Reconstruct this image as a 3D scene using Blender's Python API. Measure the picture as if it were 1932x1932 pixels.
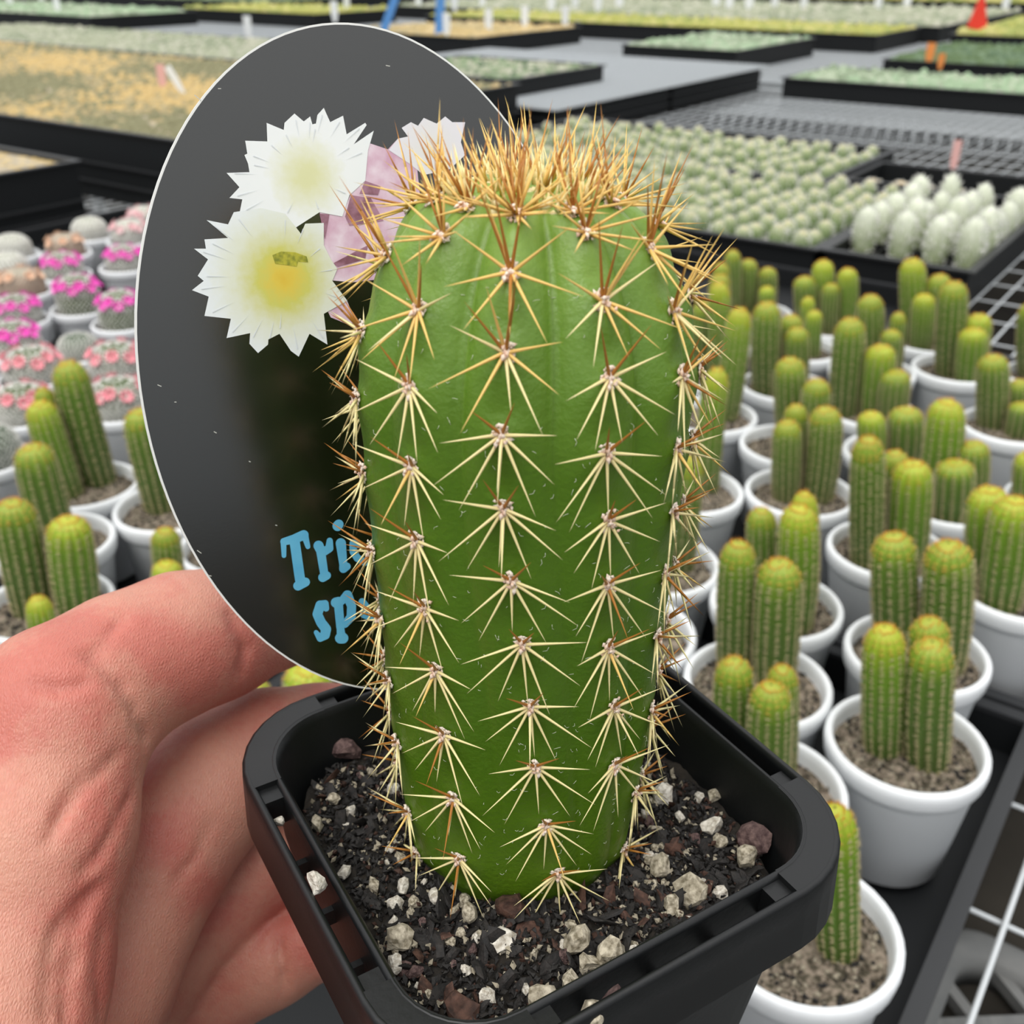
import bpy, bmesh, math, random
import numpy as np
from mathutils import Vector, Matrix, Quaternion

for o in list(bpy.data.objects):
    bpy.data.objects.remove(o, do_unlink=True)
scene = bpy.context.scene
C = scene.collection

# ------------------------------------------------------------------ camera
BENCH = 0.80                     # height of the bench mesh above the ground
CAM = Vector((0.0, 0.0, BENCH + 0.34))
F_PX, CX = 1950.0, 966.0         # focal length and centre in pixels of the 1932 frame
PITCH = math.radians(28.7)
cd = bpy.data.cameras.new('camera')
cam = bpy.data.objects.new('camera', cd)
C.objects.link(cam)
cam.location = CAM
cam.rotation_euler = (math.radians(90) - PITCH, 0, 0)
cd.sensor_width = 36.0
cd.lens = 36.0 * F_PX / 1932.0
cd.clip_start = 0.005
cd.clip_end = 100
cd.dof.use_dof = True
cd.dof.focus_distance = 0.136
cd.dof.aperture_fstop = 38
scene.camera = cam

# ------------------------------------------------------------------ sky, sun, exposure
w = bpy.data.worlds.new('world')
scene.world = w
w.use_nodes = True
wn, wl = w.node_tree.nodes, w.node_tree.links
wn.clear()
wo = wn.new('ShaderNodeOutputWorld')
wb = wn.new('ShaderNodeBackground')
wt = wn.new('ShaderNodeTexCoord')
ws = wn.new('ShaderNodeSeparateXYZ')
wr = wn.new('ShaderNodeValToRGB')
wl.new(wt.outputs['Generated'], ws.inputs[0])
wl.new(ws.outputs['Z'], wr.inputs[0])
wr.color_ramp.elements[0].position = 0.0
wr.color_ramp.elements[0].color = (0.30, 0.32, 0.335, 1)
wr.color_ramp.elements[1].position = 1.0
wr.color_ramp.elements[1].color = (1.0, 1.0, 1.0, 1)
wl.new(wr.outputs[0], wb.inputs[0])
wb.inputs[1].default_value = 1.25
wl.new(wb.outputs[0], wo.inputs[0])
sd = bpy.data.lights.new('sun', 'SUN')
sun = bpy.data.objects.new('sun', sd)
C.objects.link(sun)
sd.energy = 1.7
sd.angle = math.radians(50)
sd.color = (1.0, 0.97, 0.92)
sun.rotation_euler = (math.radians(24), math.radians(-14), 0)
sun.location = (0, 0, 4)
vs = scene.view_settings
vs.view_transform = 'Standard'
vs.look = 'None'
vs.gamma = 1
vs.use_curve_mapping = False
vs.exposure = 0.36

# ------------------------------------------------------------------ pixel / bench helpers
cp, sp = math.cos(PITCH), math.sin(PITCH)
def ray(u, v):
    dx, dy = (u - CX) / F_PX, (v - CX) / F_PX
    return Vector((dx, cp - dy * sp, -(sp + dy * cp)))
def on_plane(u, v, H):
    """point under pixel on the horizontal plane H below the camera"""
    r = ray(u, v)
    return CAM + r * (H / -r.z)
def at_depth(u, v, zc):
    return CAM + ray(u, v) * zc
def project(P):
    d = Vector(P) - CAM
    zc = d.y * cp - d.z * sp
    return CX + F_PX * d.x / zc, CX - F_PX * (d.y * sp + d.z * cp) / zc
BA = math.radians(54.5)          # the benches' long direction
def AB(P):
    return P.x * math.cos(BA) + P.y * math.sin(BA), P.x * math.sin(BA) - P.y * math.cos(BA)
def W(a, b, z=0.0):
    return Vector((a * math.cos(BA) + b * math.sin(BA), a * math.sin(BA) - b * math.cos(BA), z))
ROT_AB = BA - math.pi / 2        # local +x = b direction, local +y = a direction

# ------------------------------------------------------------------ object helpers
def mesh(name, verts, faces, mats, smooth=True, fmat=None):
    me = bpy.data.meshes.new(name)
    me.from_pydata([tuple(v) for v in verts], [], faces)
    for m in (mats if isinstance(mats, (list, tuple)) else [mats]):
        me.materials.append(m)
    if smooth:
        me.polygons.foreach_set('use_smooth', [True] * len(me.polygons))
    if fmat is not None:
        me.polygons.foreach_set('material_index', fmat)
    me.update()
    return me
def obj(name, me, parent=None):
    o = bpy.data.objects.new(name, me)
    C.objects.link(o)
    if parent:
        o.parent = parent
    return o
def tag(o, label=None, cat=None, group=None, kind=None):
    if label: o['label'] = label
    if cat: o['category'] = cat
    if group: o['group'] = group
    if kind: o['kind'] = kind
    return o
def thing(name, label, cat, loc=(0, 0, 0), rz=0.0, group=None):
    o = bpy.data.objects.new(name, None)
    o.empty_display_size = 0.01
    C.objects.link(o)
    o.location = loc
    o.rotation_euler = (0, 0, rz)
    return tag(o, label, cat, group)
class MB:
    """collects geometry for one mesh"""
    def __init__(s): s.v, s.f, s.m = [], [], []
    def add(s, vs, fs, mi=0):
        n = len(s.v)
        s.v.extend(vs)
        s.f.extend([tuple(i + n for i in f) for f in fs])
        s.m.extend([mi] * len(fs))
    def box(s, x0, x1, y0, y1, z0, z1, mi=0):
        s.add([(x0, y0, z0), (x1, y0, z0), (x1, y1, z0), (x0, y1, z0), (x0, y0, z1), (x1, y0, z1), (x1, y1, z1), (x0, y1, z1)],
              [(3, 2, 1, 0), (4, 5, 6, 7), (0, 1, 5, 4), (1, 2, 6, 5), (2, 3, 7, 6), (3, 0, 4, 7)], mi)
    def tube(s, p, q, r, n=6, mi=0, r2=None):
        p, q = Vector(p), Vector(q)
        d = (q - p).normalized()
        u = d.orthogonal().normalized()
        w_ = d.cross(u)
        r2 = r if r2 is None else r2
        vs = []
        for c, rr in ((p, r), (q, r2)):
            for i in range(n):
                t = 2 * math.pi * i / n
                vs.append(c + (u * math.cos(t) + w_ * math.sin(t)) * rr)
        s.add(vs, [(i, (i + 1) % n, n + (i + 1) % n, n + i) for i in range(n)] + [tuple(range(n))[::-1], tuple(range(n, 2 * n))], mi)
    def cone(s, p, q, r, n=3, mi=0):
        p, q = Vector(p), Vector(q)
        d = (q - p).normalized()
        u = d.orthogonal().normalized()
        w_ = d.cross(u)
        vs = [p + (u * math.cos(2 * math.pi * i / n) + w_ * math.sin(2 * math.pi * i / n)) * r for i in range(n)] + [q]
        s.add(vs, [(i, (i + 1) % n, n) for i in range(n)], mi)
    def mesh(s, name, mats, smooth=True):
        return mesh(name, s.v, s.f, mats, smooth, s.m)
def lathe(prof, n, closed=False):
    vs, fs = [], []
    for r, z in prof:
        for i in range(n):
            t = 2 * math.pi * i / n
            vs.append((r * math.cos(t), r * math.sin(t), z))
    for j in range(len(prof) - 1):
        for i in range(n):
            k = (i + 1) % n
            fs.append((j * n + i, j * n + k, (j + 1) * n + k, (j + 1) * n + i))
    return vs, fs

# ------------------------------------------------------------------ materials
def mat(name, col, rough=0.5, spec=0.5, var=0.0, vscale=60.0, col2=None, bump=0.0, bscale=300.0, sss=0.0, metal=0.0,
        sssr=(1.0, 0.3, 0.15), ssss=0.004, coat=0.0, bdist=None):
    m = bpy.data.materials.new(name)
    m.use_nodes = True
    n, l = m.node_tree.nodes, m.node_tree.links
    b = n['Principled BSDF']
    b.inputs['Base Color'].default_value = (*col, 1)
    b.inputs['Roughness'].default_value = rough
    b.inputs['Specular IOR Level'].default_value = spec
    b.inputs['Metallic'].default_value = metal
    b.inputs['Coat Weight'].default_value = coat
    if sss:
        b.inputs['Subsurface Weight'].default_value = sss
        b.inputs['Subsurface Radius'].default_value = sssr
        b.inputs['Subsurface Scale'].default_value = ssss
    tc = n.new('ShaderNodeTexCoord')
    if col2 is not None:
        no = n.new('ShaderNodeTexNoise')
        no.inputs['Scale'].default_value = vscale
        no.inputs['Detail'].default_value = 4
        l.new(tc.outputs['Object'], no.inputs['Vector'])
        cr = n.new('ShaderNodeValToRGB')
        cr.color_ramp.elements[0].position = 0.5 - var
        cr.color_ramp.elements[1].position = 0.5 + var
        cr.color_ramp.elements[0].color = (*col, 1)
        cr.color_ramp.elements[1].color = (*col2, 1)
        l.new(no.outputs['Fac'], cr.inputs[0])
        l.new(cr.outputs[0], b.inputs['Base Color'])
    if bump:
        nb = n.new('ShaderNodeTexNoise')
        nb.inputs['Scale'].default_value = bscale
        nb.inputs['Detail'].default_value = 3
        l.new(tc.outputs['Object'], nb.inputs['Vector'])
        bp = n.new('ShaderNodeBump')
        bp.inputs['Strength'].default_value = bump
        bp.inputs['Distance'].default_value = bdist or 0.5 / bscale
        l.new(nb.outputs['Fac'], bp.inputs['Height'])
        l.new(bp.outputs[0], b.inputs['Normal'])
    return m
def grad_mat(name, stops, rough, axis='Z', noise=0.0, nscale=200.0, sss=0.0, bump=0.0):
    """colour along the object's own height (Generated coordinates)"""
    m = mat(name, stops[0][1], rough, sss=sss, sssr=(0.4, 0.8, 0.1), ssss=0.002, bump=bump)
    n, l = m.node_tree.nodes, m.node_tree.links
    tc = n.new('ShaderNodeTexCoord')
    se = n.new('ShaderNodeSeparateXYZ')
    l.new(tc.outputs['Generated'], se.inputs[0])
    cr = n.new('ShaderNodeValToRGB')
    els = cr.color_ramp.elements
    while len(els) < len(stops): els.new(0.5)
    for e, (p, c) in zip(els, stops):
        e.position = p
        e.color = (*c, 1)
    src = se.outputs[axis]
    if noise:
        no = n.new('ShaderNodeTexNoise')
        no.inputs['Scale'].default_value = nscale
        l.new(tc.outputs['Object'], no.inputs['Vector'])
        ma = n.new('ShaderNodeMath'); ma.operation = 'MULTIPLY_ADD'
        l.new(no.outputs['Fac'], ma.inputs[0])
        ma.inputs[1].default_value = noise
        l.new(src, ma.inputs[2])
        m2 = n.new('ShaderNodeMath'); m2.operation = 'SUBTRACT'
        l.new(ma.outputs[0], m2.inputs[0]); m2.inputs[1].default_value = noise / 2
        src = m2.outputs[0]
    l.new(src, cr.inputs[0])
    l.new(cr.outputs[0], n['Principled BSDF'].inputs['Base Color'])
    return m
M = {}
M['black_plastic'] = mat('black_plastic', (0.0035, 0.004, 0.0045), 0.42, 0.5, bump=0.08, bscale=900)
M['black_tray'] = mat('black_tray', (0.006, 0.007, 0.008), 0.55, 0.3)
M['grey_tray'] = mat('grey_tray', (0.11, 0.115, 0.115), 0.6, 0.4, var=0.3, vscale=60, col2=(0.17, 0.17, 0.165))
M['white_plastic'] = mat('white_plastic', (0.78, 0.80, 0.82), 0.38, 0.5, sss=0.1, sssr=(1, 1, 1), ssss=0.002)
M['wire'] = mat('galvanised_wire', (0.56, 0.59, 0.61), 0.5, 0.5)
M['steel'] = mat('bench_steel', (0.35, 0.37, 0.38), 0.5, 0.5, metal=0.6)
M['ground'] = mat('ground', (0.018, 0.016, 0.013), 0.95, 0.2, var=0.25, vscale=18, col2=(0.04, 0.035, 0.028))
M['soil_dark'] = mat('soil_dark', (0.009, 0.008, 0.007), 0.85, 0.3, var=0.2, vscale=500, col2=(0.03, 0.024, 0.018), bump=0.9, bscale=700)
M['bark'] = mat('bark', (0.008, 0.008, 0.008), 0.7, 0.35, var=0.2, vscale=2, col2=(0.026, 0.022, 0.02), bump=0.6, bscale=4, bdist=.0002)
M['bark_red'] = mat('bark_red', (0.022, 0.012, 0.009), 0.75, 0.3, var=0.2, vscale=2, col2=(0.10, 0.05, 0.035), bump=0.7, bscale=4, bdist=.0002)
M['pumice'] = mat('pumice', (0.16, 0.135, 0.09), 0.85, 0.3, var=0.16, vscale=2.2, col2=(0.56, 0.50, 0.39), bump=0.8, bscale=5, bdist=.0002)
M['pumice_white'] = mat('pumice_white', (0.34, 0.30, 0.24), 0.85, 0.3, var=0.16, vscale=2.2, col2=(0.74, 0.70, 0.62), bump=0.8, bscale=5, bdist=.0002)
M['scoria'] = mat('scoria', (0.05, 0.028, 0.028), 0.85, 0.3, var=0.16, vscale=2.5, col2=(0.17, 0.11, 0.10), bump=0.9, bscale=6, bdist=.0002)
M['pot_soil'] = mat('pot_soil', (0.06, 0.052, 0.035), 0.95, 0.2, var=0.10, vscale=420, col2=(0.27, 0.22, 0.17), bump=0.9, bscale=500)
M['spine_cream'] = mat('spine_cream', (0.86, 0.72, 0.36), 0.45, 0.4, sss=0.25, sssr=(1, .8, .4), ssss=0.0004)
M['spine_gold'] = mat('spine_gold', (0.82, 0.54, 0.17), 0.42, 0.4, sss=0.2, sssr=(1, .6, .2), ssss=0.0004)
M['spine_brown'] = mat('spine_brown', (0.42, 0.17, 0.03), 0.45, 0.4)
M['wool'] = mat('wool', (0.80, 0.52, 0.38), 0.95, 0.1, var=0.12, vscale=2.0, col2=(0.92, 0.80, 0.68), sss=.3, sssr=(1, .8, .7), ssss=.0006)
M['white_hair'] = mat('white_hair', (0.75, 0.78, 0.62), 0.6, 0.2)
M['card_white'] = mat('card_white', (0.82, 0.82, 0.80), 0.5, 0.4)

def rng_(seed): return random.Random(seed)

# ==================================================================== SETTING
def grid_plane(name, cx, cy, sx, sy, z, m):
    return mesh(name, [(cx - sx, cy - sy, z), (cx + sx, cy - sy, z), (cx + sx, cy + sy, z), (cx - sx, cy + sy, z)], [(0, 1, 2, 3)], m, False)
floor = obj('floor', grid_plane('floor', 0, 6, 30, 30, 0.0, M['ground']))
tag(floor, 'dark earth floor under the benches', None, None, 'structure')

# ---- benches: welded wire mesh on a steel frame (local x = b, local y = a)
def make_bench(a0, a1, b0, b1, da, db, label, single):
    cx, cy = (b0 + b1) / 2, (a0 + a1) / 2
    root = thing('wire_bench', label, 'bench', W(cy, cx, 0), ROT_AB, 'wire mesh benches')
    lx, ly = b1 - b0, a1 - a0
    fr = MB()
    for s in (-1, 1):
        fr.box(s * lx / 2 - .015, s * lx / 2 + .015, -ly / 2, ly / 2, BENCH - .05, BENCH - .004)
        fr.box(-lx / 2 + .015, lx / 2 - .015, s * ly / 2 - .015, s * ly / 2 + .015, BENCH - .05, BENCH - .004)
    obj('frame', fr.mesh('bench_frame', M['steel'], False), root)
    leg = MB(); leg.box(-.02, .02, -.02, .02, 0, BENCH - .05)
    lm = leg.mesh('bench_leg', M['steel'], False)
    for sx in (-1, 1):
        for sy in (-1, 1):
            o = obj('leg', lm, root); o.location = (sx * (lx / 2 - .04), sy * (ly / 2 - .04), 0)
    na, nb = int(lx / db), int(ly / da)
    if single:
        wa = MB(); wa.tube((0, -ly / 2, 0), (0, ly / 2, 0), .0012, 6)
        wam = wa.mesh('wire_long', M['wire'])
        wb_ = MB(); wb_.tube((-lx / 2, 0, 0), (lx / 2, 0, 0), .0011, 6)
        wbm = wb_.mesh('wire_cross', M['wire'])
        for i in range(na + 1):
            o = obj('wire', wam, root); o.location = (-lx / 2 + i * db, 0, BENCH - .0012)
        for i in range(nb + 1):
            o = obj('wire', wbm, root); o.location = (0, -ly / 2 + i * da, BENCH - .0034)
    else:
        wm = MB()
        for i in range(na + 1):
            x = -lx / 2 + i * db
            wm.box(x - .0013, x + .0013, -ly / 2, ly / 2, BENCH - .0026, BENCH)
        for i in range(nb + 1):
            y = -ly / 2 + i * da
            wm.box(-lx / 2, lx / 2, y - .0013, y + .0013, BENCH - .0052, BENCH - .0026)
        tag(obj('wire_mesh', wm.mesh('wire_mesh_far', M['wire'], False), root), kind='stuff')
    return root
B1 = (-0.519, 2.90, -4.179, 0.621)
BENCH1 = make_bench(*B1, 0.072, 0.025, 'galvanised wire mesh bench under the white potted cacti', True)
make_bench(3.05, 6.6, -7.5, 1.2, 0.03, 0.02, 'far wire mesh bench carrying low black seedling trays', False)
make_bench(6.75, 11.0, -13.0, 1.0, 0.08, 0.05, 'farthest wire mesh bench behind the other benches', False)
make_bench(-1.2, 2.9, -8.6, -4.35, 0.06, 0.03, 'wire mesh bench beyond the tan seedling tray', False)

# ==================================================================== HELD SQUARE POT
S = 0.9
POT_C = CAM + Vector((0.0027, 0.1284, -0.1211)) * S
POT_YAW = math.radians(30.9)
HR, RR = 0.0360, 0.0150          # outer half width of the rim, corner radius
def rsq(h, r, n=9, ext=None):
    """rounded square loop, list of (x, y, corner, k)"""
    out = []
    for c, (sx, sy) in enumerate(((1, 1), (-1, 1), (-1, -1), (1, -1))):
        for i in range(n):
            a = c * math.pi / 2 + i / (n - 1) * math.pi / 2
            out.append((sx * (h - r) + r * math.cos(a), sy * (h - r) + r * math.sin(a)))
    return out
def loft(loops, close_ends=False, ring=False):
    n = len(loops[0]); vs = [p for L in loops for p in L]; fs = []
    m_ = len(loops)
    for j in range(m_ if ring else m_ - 1):
        k = (j + 1) % m_
        for i in range(n):
            i2 = (i + 1) % n
            fs.append((j * n + i, j * n + i2, k * n + i2, k * n + i))
    if close_ends:
        fs.append(tuple(range(n))[::-1]); fs.append(tuple(range((m_ - 1) * n, m_ * n)))
    return vs, fs
def loop3(h, r, z): return [(x, y, z) for x, y in rsq(h, r)]
POT_H = 0.062
pot = thing('square_pot', 'small black square plastic pot held in the hand, with slotted rim', 'pot', POT_C - Vector((0, 0, POT_H)), POT_YAW)
Z = POT_H                        # rim height in the pot's own frame
HI, RI = 0.0313, 0.0108          # inner wall at the rim
wall = [(HI + .0008, RI + .0008, -.0012), (HI + .0004, RI + .0004, 0.0), (HI, RI, -.0002), (HI - .0006, RI, -.0015), (.0246, .009, -POT_H + .002),
        (.0238, .0085, -POT_H + .0012)]
vs_, fs_ = loft([loop3(h, r, Z + z) for h, r, z in wall], False)
n0 = len(rsq(1, .1))
inner_floor = tuple(range((len(wall) - 1) * n0, len(wall) * n0))
outer = [(HI + .0008, RI + .0008, -.0012), (HI + .0002, RI + .0008, -.014), (.0256, .010, -POT_H)]
vs2, fs2 = loft([loop3(h, r, Z + z) for h, r, z in outer][::-1], False)
b = MB(); b.add(vs_, fs_ + [inner_floor]); b.add(vs2, fs2 + [tuple(range(n0))[::-1]])
obj('pot_body', b.mesh('pot_body', M['black_plastic']), pot)
sk = [(HR + .0007, RR + .0007, -.0108), (HR + .0002, RR + .0002, -.0010), (HR, RR, -.0003), (HR - .0005, RR - .0003, 0), (HR - .0010, RR - .0006, -.0004),
      (HR - .0012, RR - .0008, -.0012), (HR - .0004, RR - .0002, -.0106)]
vs_, fs_ = loft([loop3(h, r, Z + z) for h, r, z in sk], ring=True)
b = MB(); b.add(vs_, fs_)
obj('rim_skirt', b.mesh('rim_skirt', M['black_plastic']), pot)
# solid rim corners between the slots
def corner_plate(c, ext, hin, hout, z0, z1, a_from=0.0, a_to=1.0):
    n = 13
    li, lo = [], []
    for h, r, L in ((hin, RI, li), (hout, RR - .0004, lo)):
        sx, sy = ((1, 1), (-1, 1), (-1, -1), (1, -1))[c]
        pts = []
        for i in range(n):
            a = c * math.pi / 2 + i / (n - 1) * math.pi / 2
            pts.append(Vector((sx * (h - r) + r * math.cos(a), sy * (h - r) + r * math.sin(a), 0)))
        t0 = Vector((math.cos(c * math.pi / 2 - math.pi / 2), math.sin(c * math.pi / 2 - math.pi / 2), 0))
        t1 = Vector((math.cos(c * math.pi / 2 + math.pi), math.sin(c * math.pi / 2 + math.pi), 0))
        s0 = HR - ext       # where the slot starts, measured from the pot's centre along the side
        e0 = pts[0].copy(); e1 = pts[-1].copy()
        ax0 = 1 if abs(t0.y) > .5 else 0
        e0[ax0] = math.copysign(s0, pts[0][ax0]); ax1 = 1 - ax0
        e1[ax1] = math.copysign(s0, pts[-1][ax1])
        L.extend([e0] + pts + [e1])
    m_ = len(li)
    v = [(p.x, p.y, z1) for p in li] + [(p.x, p.y, z1) for p in lo] + [(p.x, p.y, z0) for p in li] + [(p.x, p.y, z0) for p in lo]
    f = []
    for i in range(m_ - 1):
        f.append((i, i + 1, m_ + i + 1, m_ + i)[::-1])
        f.append((2 * m_ + i, 2 * m_ + i + 1, 3 * m_ + i + 1, 3 * m_ + i))
    f.append((0, m_, 3 * m_, 2 * m_)); f.append((m_ - 1, 2 * m_ + m_ - 1, 3 * m_ + m_ - 1, 2 * m_ - 1))
    return v, f
for c in range(4):
    v, f = corner_plate(c, RR + .0012, HI - .0001, HR - .0004, Z - .0016, Z - .00015)
    me = mesh('rim_corner', v, f, M['black_plastic'], False)
    o = obj('rim_corner', me, pot)
    v, f = corner_plate(c, RR + .0042, HI + .0002, HR - .0010, Z - .0060, Z - .0011)
    me = mesh('rim_step', v, f, M['black_plastic'], False)
    obj('rim_step', me, pot)
# bridges low inside the slots
br = MB(); br.box(-.0005, .0005, -.0021, .0021, -.0104, -.0078)
brm = br.mesh('slot_bridge', M['black_plastic'], False)
for side in range(4):
    for k in (-.010, 0.0, .010):
        o = obj('slot_bridge', brm, pot)
        rr = (HI + HR) / 2
        a = side * math.pi / 2
        o.location = (math.cos(a) * rr - math.sin(a) * k, math.sin(a) * rr + math.cos(a) * k, Z)
        o.rotation_euler = (0, 0, a + math.pi / 2)

# ---- potting mix: base, crumbs, pebbles and bark chips
SOIL_D = 0.0110
R = rng_(5)
def hnoise(x, y):
    return .0006 * math.sin(x * 410 + 1.3) * math.cos(y * 370 + .4) + .0005 * math.sin(x * 190 - y * 240) + .0003 * math.sin(x * 900 + y * 700)
N = 70
sv, sf = [], []
hs = .0298
for j in range(N + 1):
    for i in range(N + 1):
        x, y = (i / N * 2 - 1) * hs, (j / N * 2 - 1) * hs
        # square to rounded square
        k = max(abs(x), abs(y)) / hs
        ex = (abs(x) / hs) * (abs(y) / hs)
        q = 1 - .13 * ex ** 3
        sv.append((x * q, y * q, Z - SOIL_D + hnoise(x, y) + R.uniform(-.0003, .0003)))
for j in range(N):
    for i in range(N):
        a = j * (N + 1) + i
        sf.append((a, a + 1, a + N + 2, a + N + 1))
soil = obj('potting_mix', mesh('potting_mix', sv, sf, M['soil_dark']), pot)
tag(soil, 'dark bark potting mix with pale pumice stones')
CACT_L = Vector((0.0, 0.0, 0.0))  # set below: cactus foot in world
CACT_BASE = CAM + Vector((0.0012, 0.1325, -0.1335)) * S
def pot_local(P):
    d = Vector(P) - pot.location
    return Vector((d.x * math.cos(POT_YAW) + d.y * math.sin(POT_YAW), -d.x * math.sin(POT_YAW) + d.y * math.cos(POT_YAW), d.z))
cl = pot_local(CACT_BASE)
def rock(seed, m, rough=.25, flat=1.0, long=1.0, sub=2):
    bm = bmesh.new()
    bmesh.ops.create_icosphere(bm, subdivisions=sub, radius=1)
    r_ = rng_(seed)
    dirs = [Vector((r_.uniform(-1, 1), r_.uniform(-1, 1), r_.uniform(-1, 1))).normalized() for _ in range(7)]
    offs = [r_.uniform(.45, .8) for _ in range(7)]
    for v in bm.verts:
        for d, of in zip(dirs, offs):
            t = v.co.dot(d)
            if t > of: v.co -= d * (t - of)
        v.co *= 1 + r_.uniform(-rough, rough) * .5
        v.co.x *= long; v.co.z *= flat
    me = bpy.data.meshes.new('rock'); bm.to_mesh(me); bm.free()
    me.materials.append(m)
    return me
peb = [rock(i, M[k], .3) for i, k in enumerate(('pumice', 'pumice', 'pumice_white', 'pumice', 'pumice_white', 'scoria'))]
chip = [rock(20 + i, M['bark' if i < 5 else 'bark_red'], .25, .32, 1.7, 1) for i in range(6)]
def soil_spot(margin, r_):
    while True:
        x, y = r_.uniform(-.0285, .0285), r_.uniform(-.0285, .0285)
        if math.hypot(x - cl.x, y - cl.y) < .0168 + margin: continue
        if abs(x) > .0285 - margin or abs(y) > .0285 - margin: continue
        if abs(x) + abs(y) > .0500 - margin: continue
        return x, y
def visible_bias(x, y):   # the front and right of the pot show most
    return True
R = rng_(11)
for i in range(130):
    s = R.choice((.0005, .0006, .0007, .0008, .0010, .0012)) * R.uniform(.9, 1.25)
    x, y = soil_spot(s, R)
    o = obj('pebble', R.choice(peb), soil)
    o.location = (x, y, Z - SOIL_D + hnoise(x, y) + s * .55 + .0004)
    o.scale = (s * R.uniform(.85, 1.25), s * R.uniform(.8, 1.1), s * R.uniform(.75, 1))
    o.rotation_euler = (R.uniform(0, 6), R.uniform(0, 6), R.uniform(0, 6))
for i in range(290):
    s = R.uniform(.0008, .0019)
    x, y = soil_spot(s, R)
    o = obj('bark_chip', R.choice(chip), soil)
    o.location = (x, y, Z - SOIL_D + hnoise(x, y) + s * .35 + .0003)
    o.scale = (s, s * R.uniform(.6, 1), s)
    o.rotation_euler = (R.uniform(-1.0, 1.0), R.uniform(-1.0, 1.0), R.uniform(0, 6))
cr = MB()
for i in range(8000):
    s = R.uniform(.0002, .0007)
    x, y = soil_spot(s, R)
    z = Z - SOIL_D + hnoise(x, y) + R.uniform(0, .0012)
    q = Quaternion((R.gauss(0, 1), R.gauss(0, 1), R.gauss(0, 1), R.gauss(0, 1))).normalized()
    pts = [q @ Vector(p) * s + Vector((x, y, z)) for p in ((1.3, 0, 0), (-1.2, .2, 0), (0, .8, .1), (0, -.7, 0), (.1, 0, .6), (0, .1, -.6))]
    mi = 0 if R.random() < .8 else (1 if R.random() < .55 else 2)
    cr.add(pts, [(0, 2, 4), (2, 1, 4), (1, 3, 4), (3, 0, 4), (2, 0, 5), (1, 2, 5), (3, 1, 5), (0, 3, 5)], mi)
tag(obj('soil_crumbs', cr.mesh('soil_crumbs', [M['bark'], M['pumice'], M['bark_red']], False), soil), kind='stuff')
# hero stones placed as the photograph shows them
def hero(u, v, s, m, H=None, dz=0.0, sc=(1, 1, 1), seed=3):
    P = on_plane(u, v, (0.1211 * S + SOIL_D - s * .5 - .0008 - dz) if H is None else H)
    L = pot_local(P)
    o = obj('pebble', rock(100 + seed, M[m], .3), soil)
    o.location = L
    o.scale = (s * sc[0], s * sc[1], s * sc[2])
    o.rotation_euler = (seed * 1.3, seed * 2.1, seed * .7)
for i, (u, v, px, m) in enumerate([(1424, 1585, 34, 'scoria'), (1344, 1560, 23, 'pumice_white'), (1255, 1500, 27, 'pumice_white'), (1346, 1500, 16, 'pumice'), (1318, 1505, 13, 'pumice_white'),
        (1405, 1612, 25, 'pumice'), (1250, 1635, 26, 'pumice'), (1300, 1680, 32, 'pumice'), (1268, 1708, 22, 'pumice'), (1085, 1770, 30, 'pumice'), (1155, 1800, 28, 'pumice'),
        (1112, 1818, 22, 'pumice'), (1028, 1885, 28, 'pumice'), (1075, 1852, 20, 'pumice'), (946, 1775, 26, 'pumice_white'), (750, 1770, 28, 'pumice'), (745, 1818, 17, 'pumice_white'),
        (870, 1905, 32, 'bark_red'), (920, 1882, 16, 'pumice_white'), (597, 1555, 19, 'pumice'), (625, 1482, 13, 'pumice'), (760, 1672, 17, 'pumice_white'), (655, 1415, 34, 'scoria'), (560, 1430, 28, 'scoria'),
        (960, 1715, 30, 'bark_red'), (885, 1720, 20, 'pumice'), (820, 1690, 18, 'pumice_white'), (545, 1465, 14, 'pumice')]):
    hero(u, v, px * .150 / F_PX, m, seed=i)
for i, (u, v, px, m, dz) in enumerate([(597, 1663, 22, 'pumice_white', .0100), (526, 1549, 12, 'pumice_white', .0072), (1118, 1915, 22, 'pumice', .0072), (1160, 1888, 24, 'scoria', .006)]):
    hero(u, v, px * .148 / F_PX, m, dz=dz, seed=60 + i)

# ==================================================================== HELD CACTUS
NR = 11
cact = thing('ribbed_cactus', 'tall green ribbed cactus with golden spines standing in the black square pot', 'cactus', CACT_BASE)
cact.rotation_euler = (0, math.radians(0.45), 0)
PROF = [(-.006, .0150), (0, .0166), (.005, .0178), (.0234, .0192), (.05, .0201), (.0680, .0206), (.0770, .0205), (.0840, .0188), (.0895, .0163), (.0933, .0136), (.0955, .0108), (.0966, .008), (.0968, .005), (.0962, .002), (.096, .0001)]
def catmull(P, n):
    out = []
    P = [np.array(p, float) for p in P]
    for i in range(len(P) - 1):
        p0, p1, p2, p3 = P[max(i - 1, 0)], P[i], P[i + 1], P[min(i + 2, len(P) - 1)]
        for k in range(n):
            t = k / n
            out.append(.5 * ((2 * p1) + (p2 - p0) * t + (2 * p0 - 5 * p1 + 4 * p2 - p3) * t * t + (3 * p1 - p0 - 3 * p2 + p3) * t ** 3))
    out.append(P[-1])
    return np.array(out)
prof = catmull(PROF, 9)
prof[:, 1] = np.maximum(prof[:, 1], .00005)
Mc = cact.rotation_euler.to_matrix().to_4x4(); Mc.translation = cact.location
Mci = Mc.inverted()
def prof_r(h):
    k = int(np.argmax(prof[:, 0])); return float(np.interp(h, prof[:k + 1, 0], prof[:k + 1, 1]))
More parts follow.
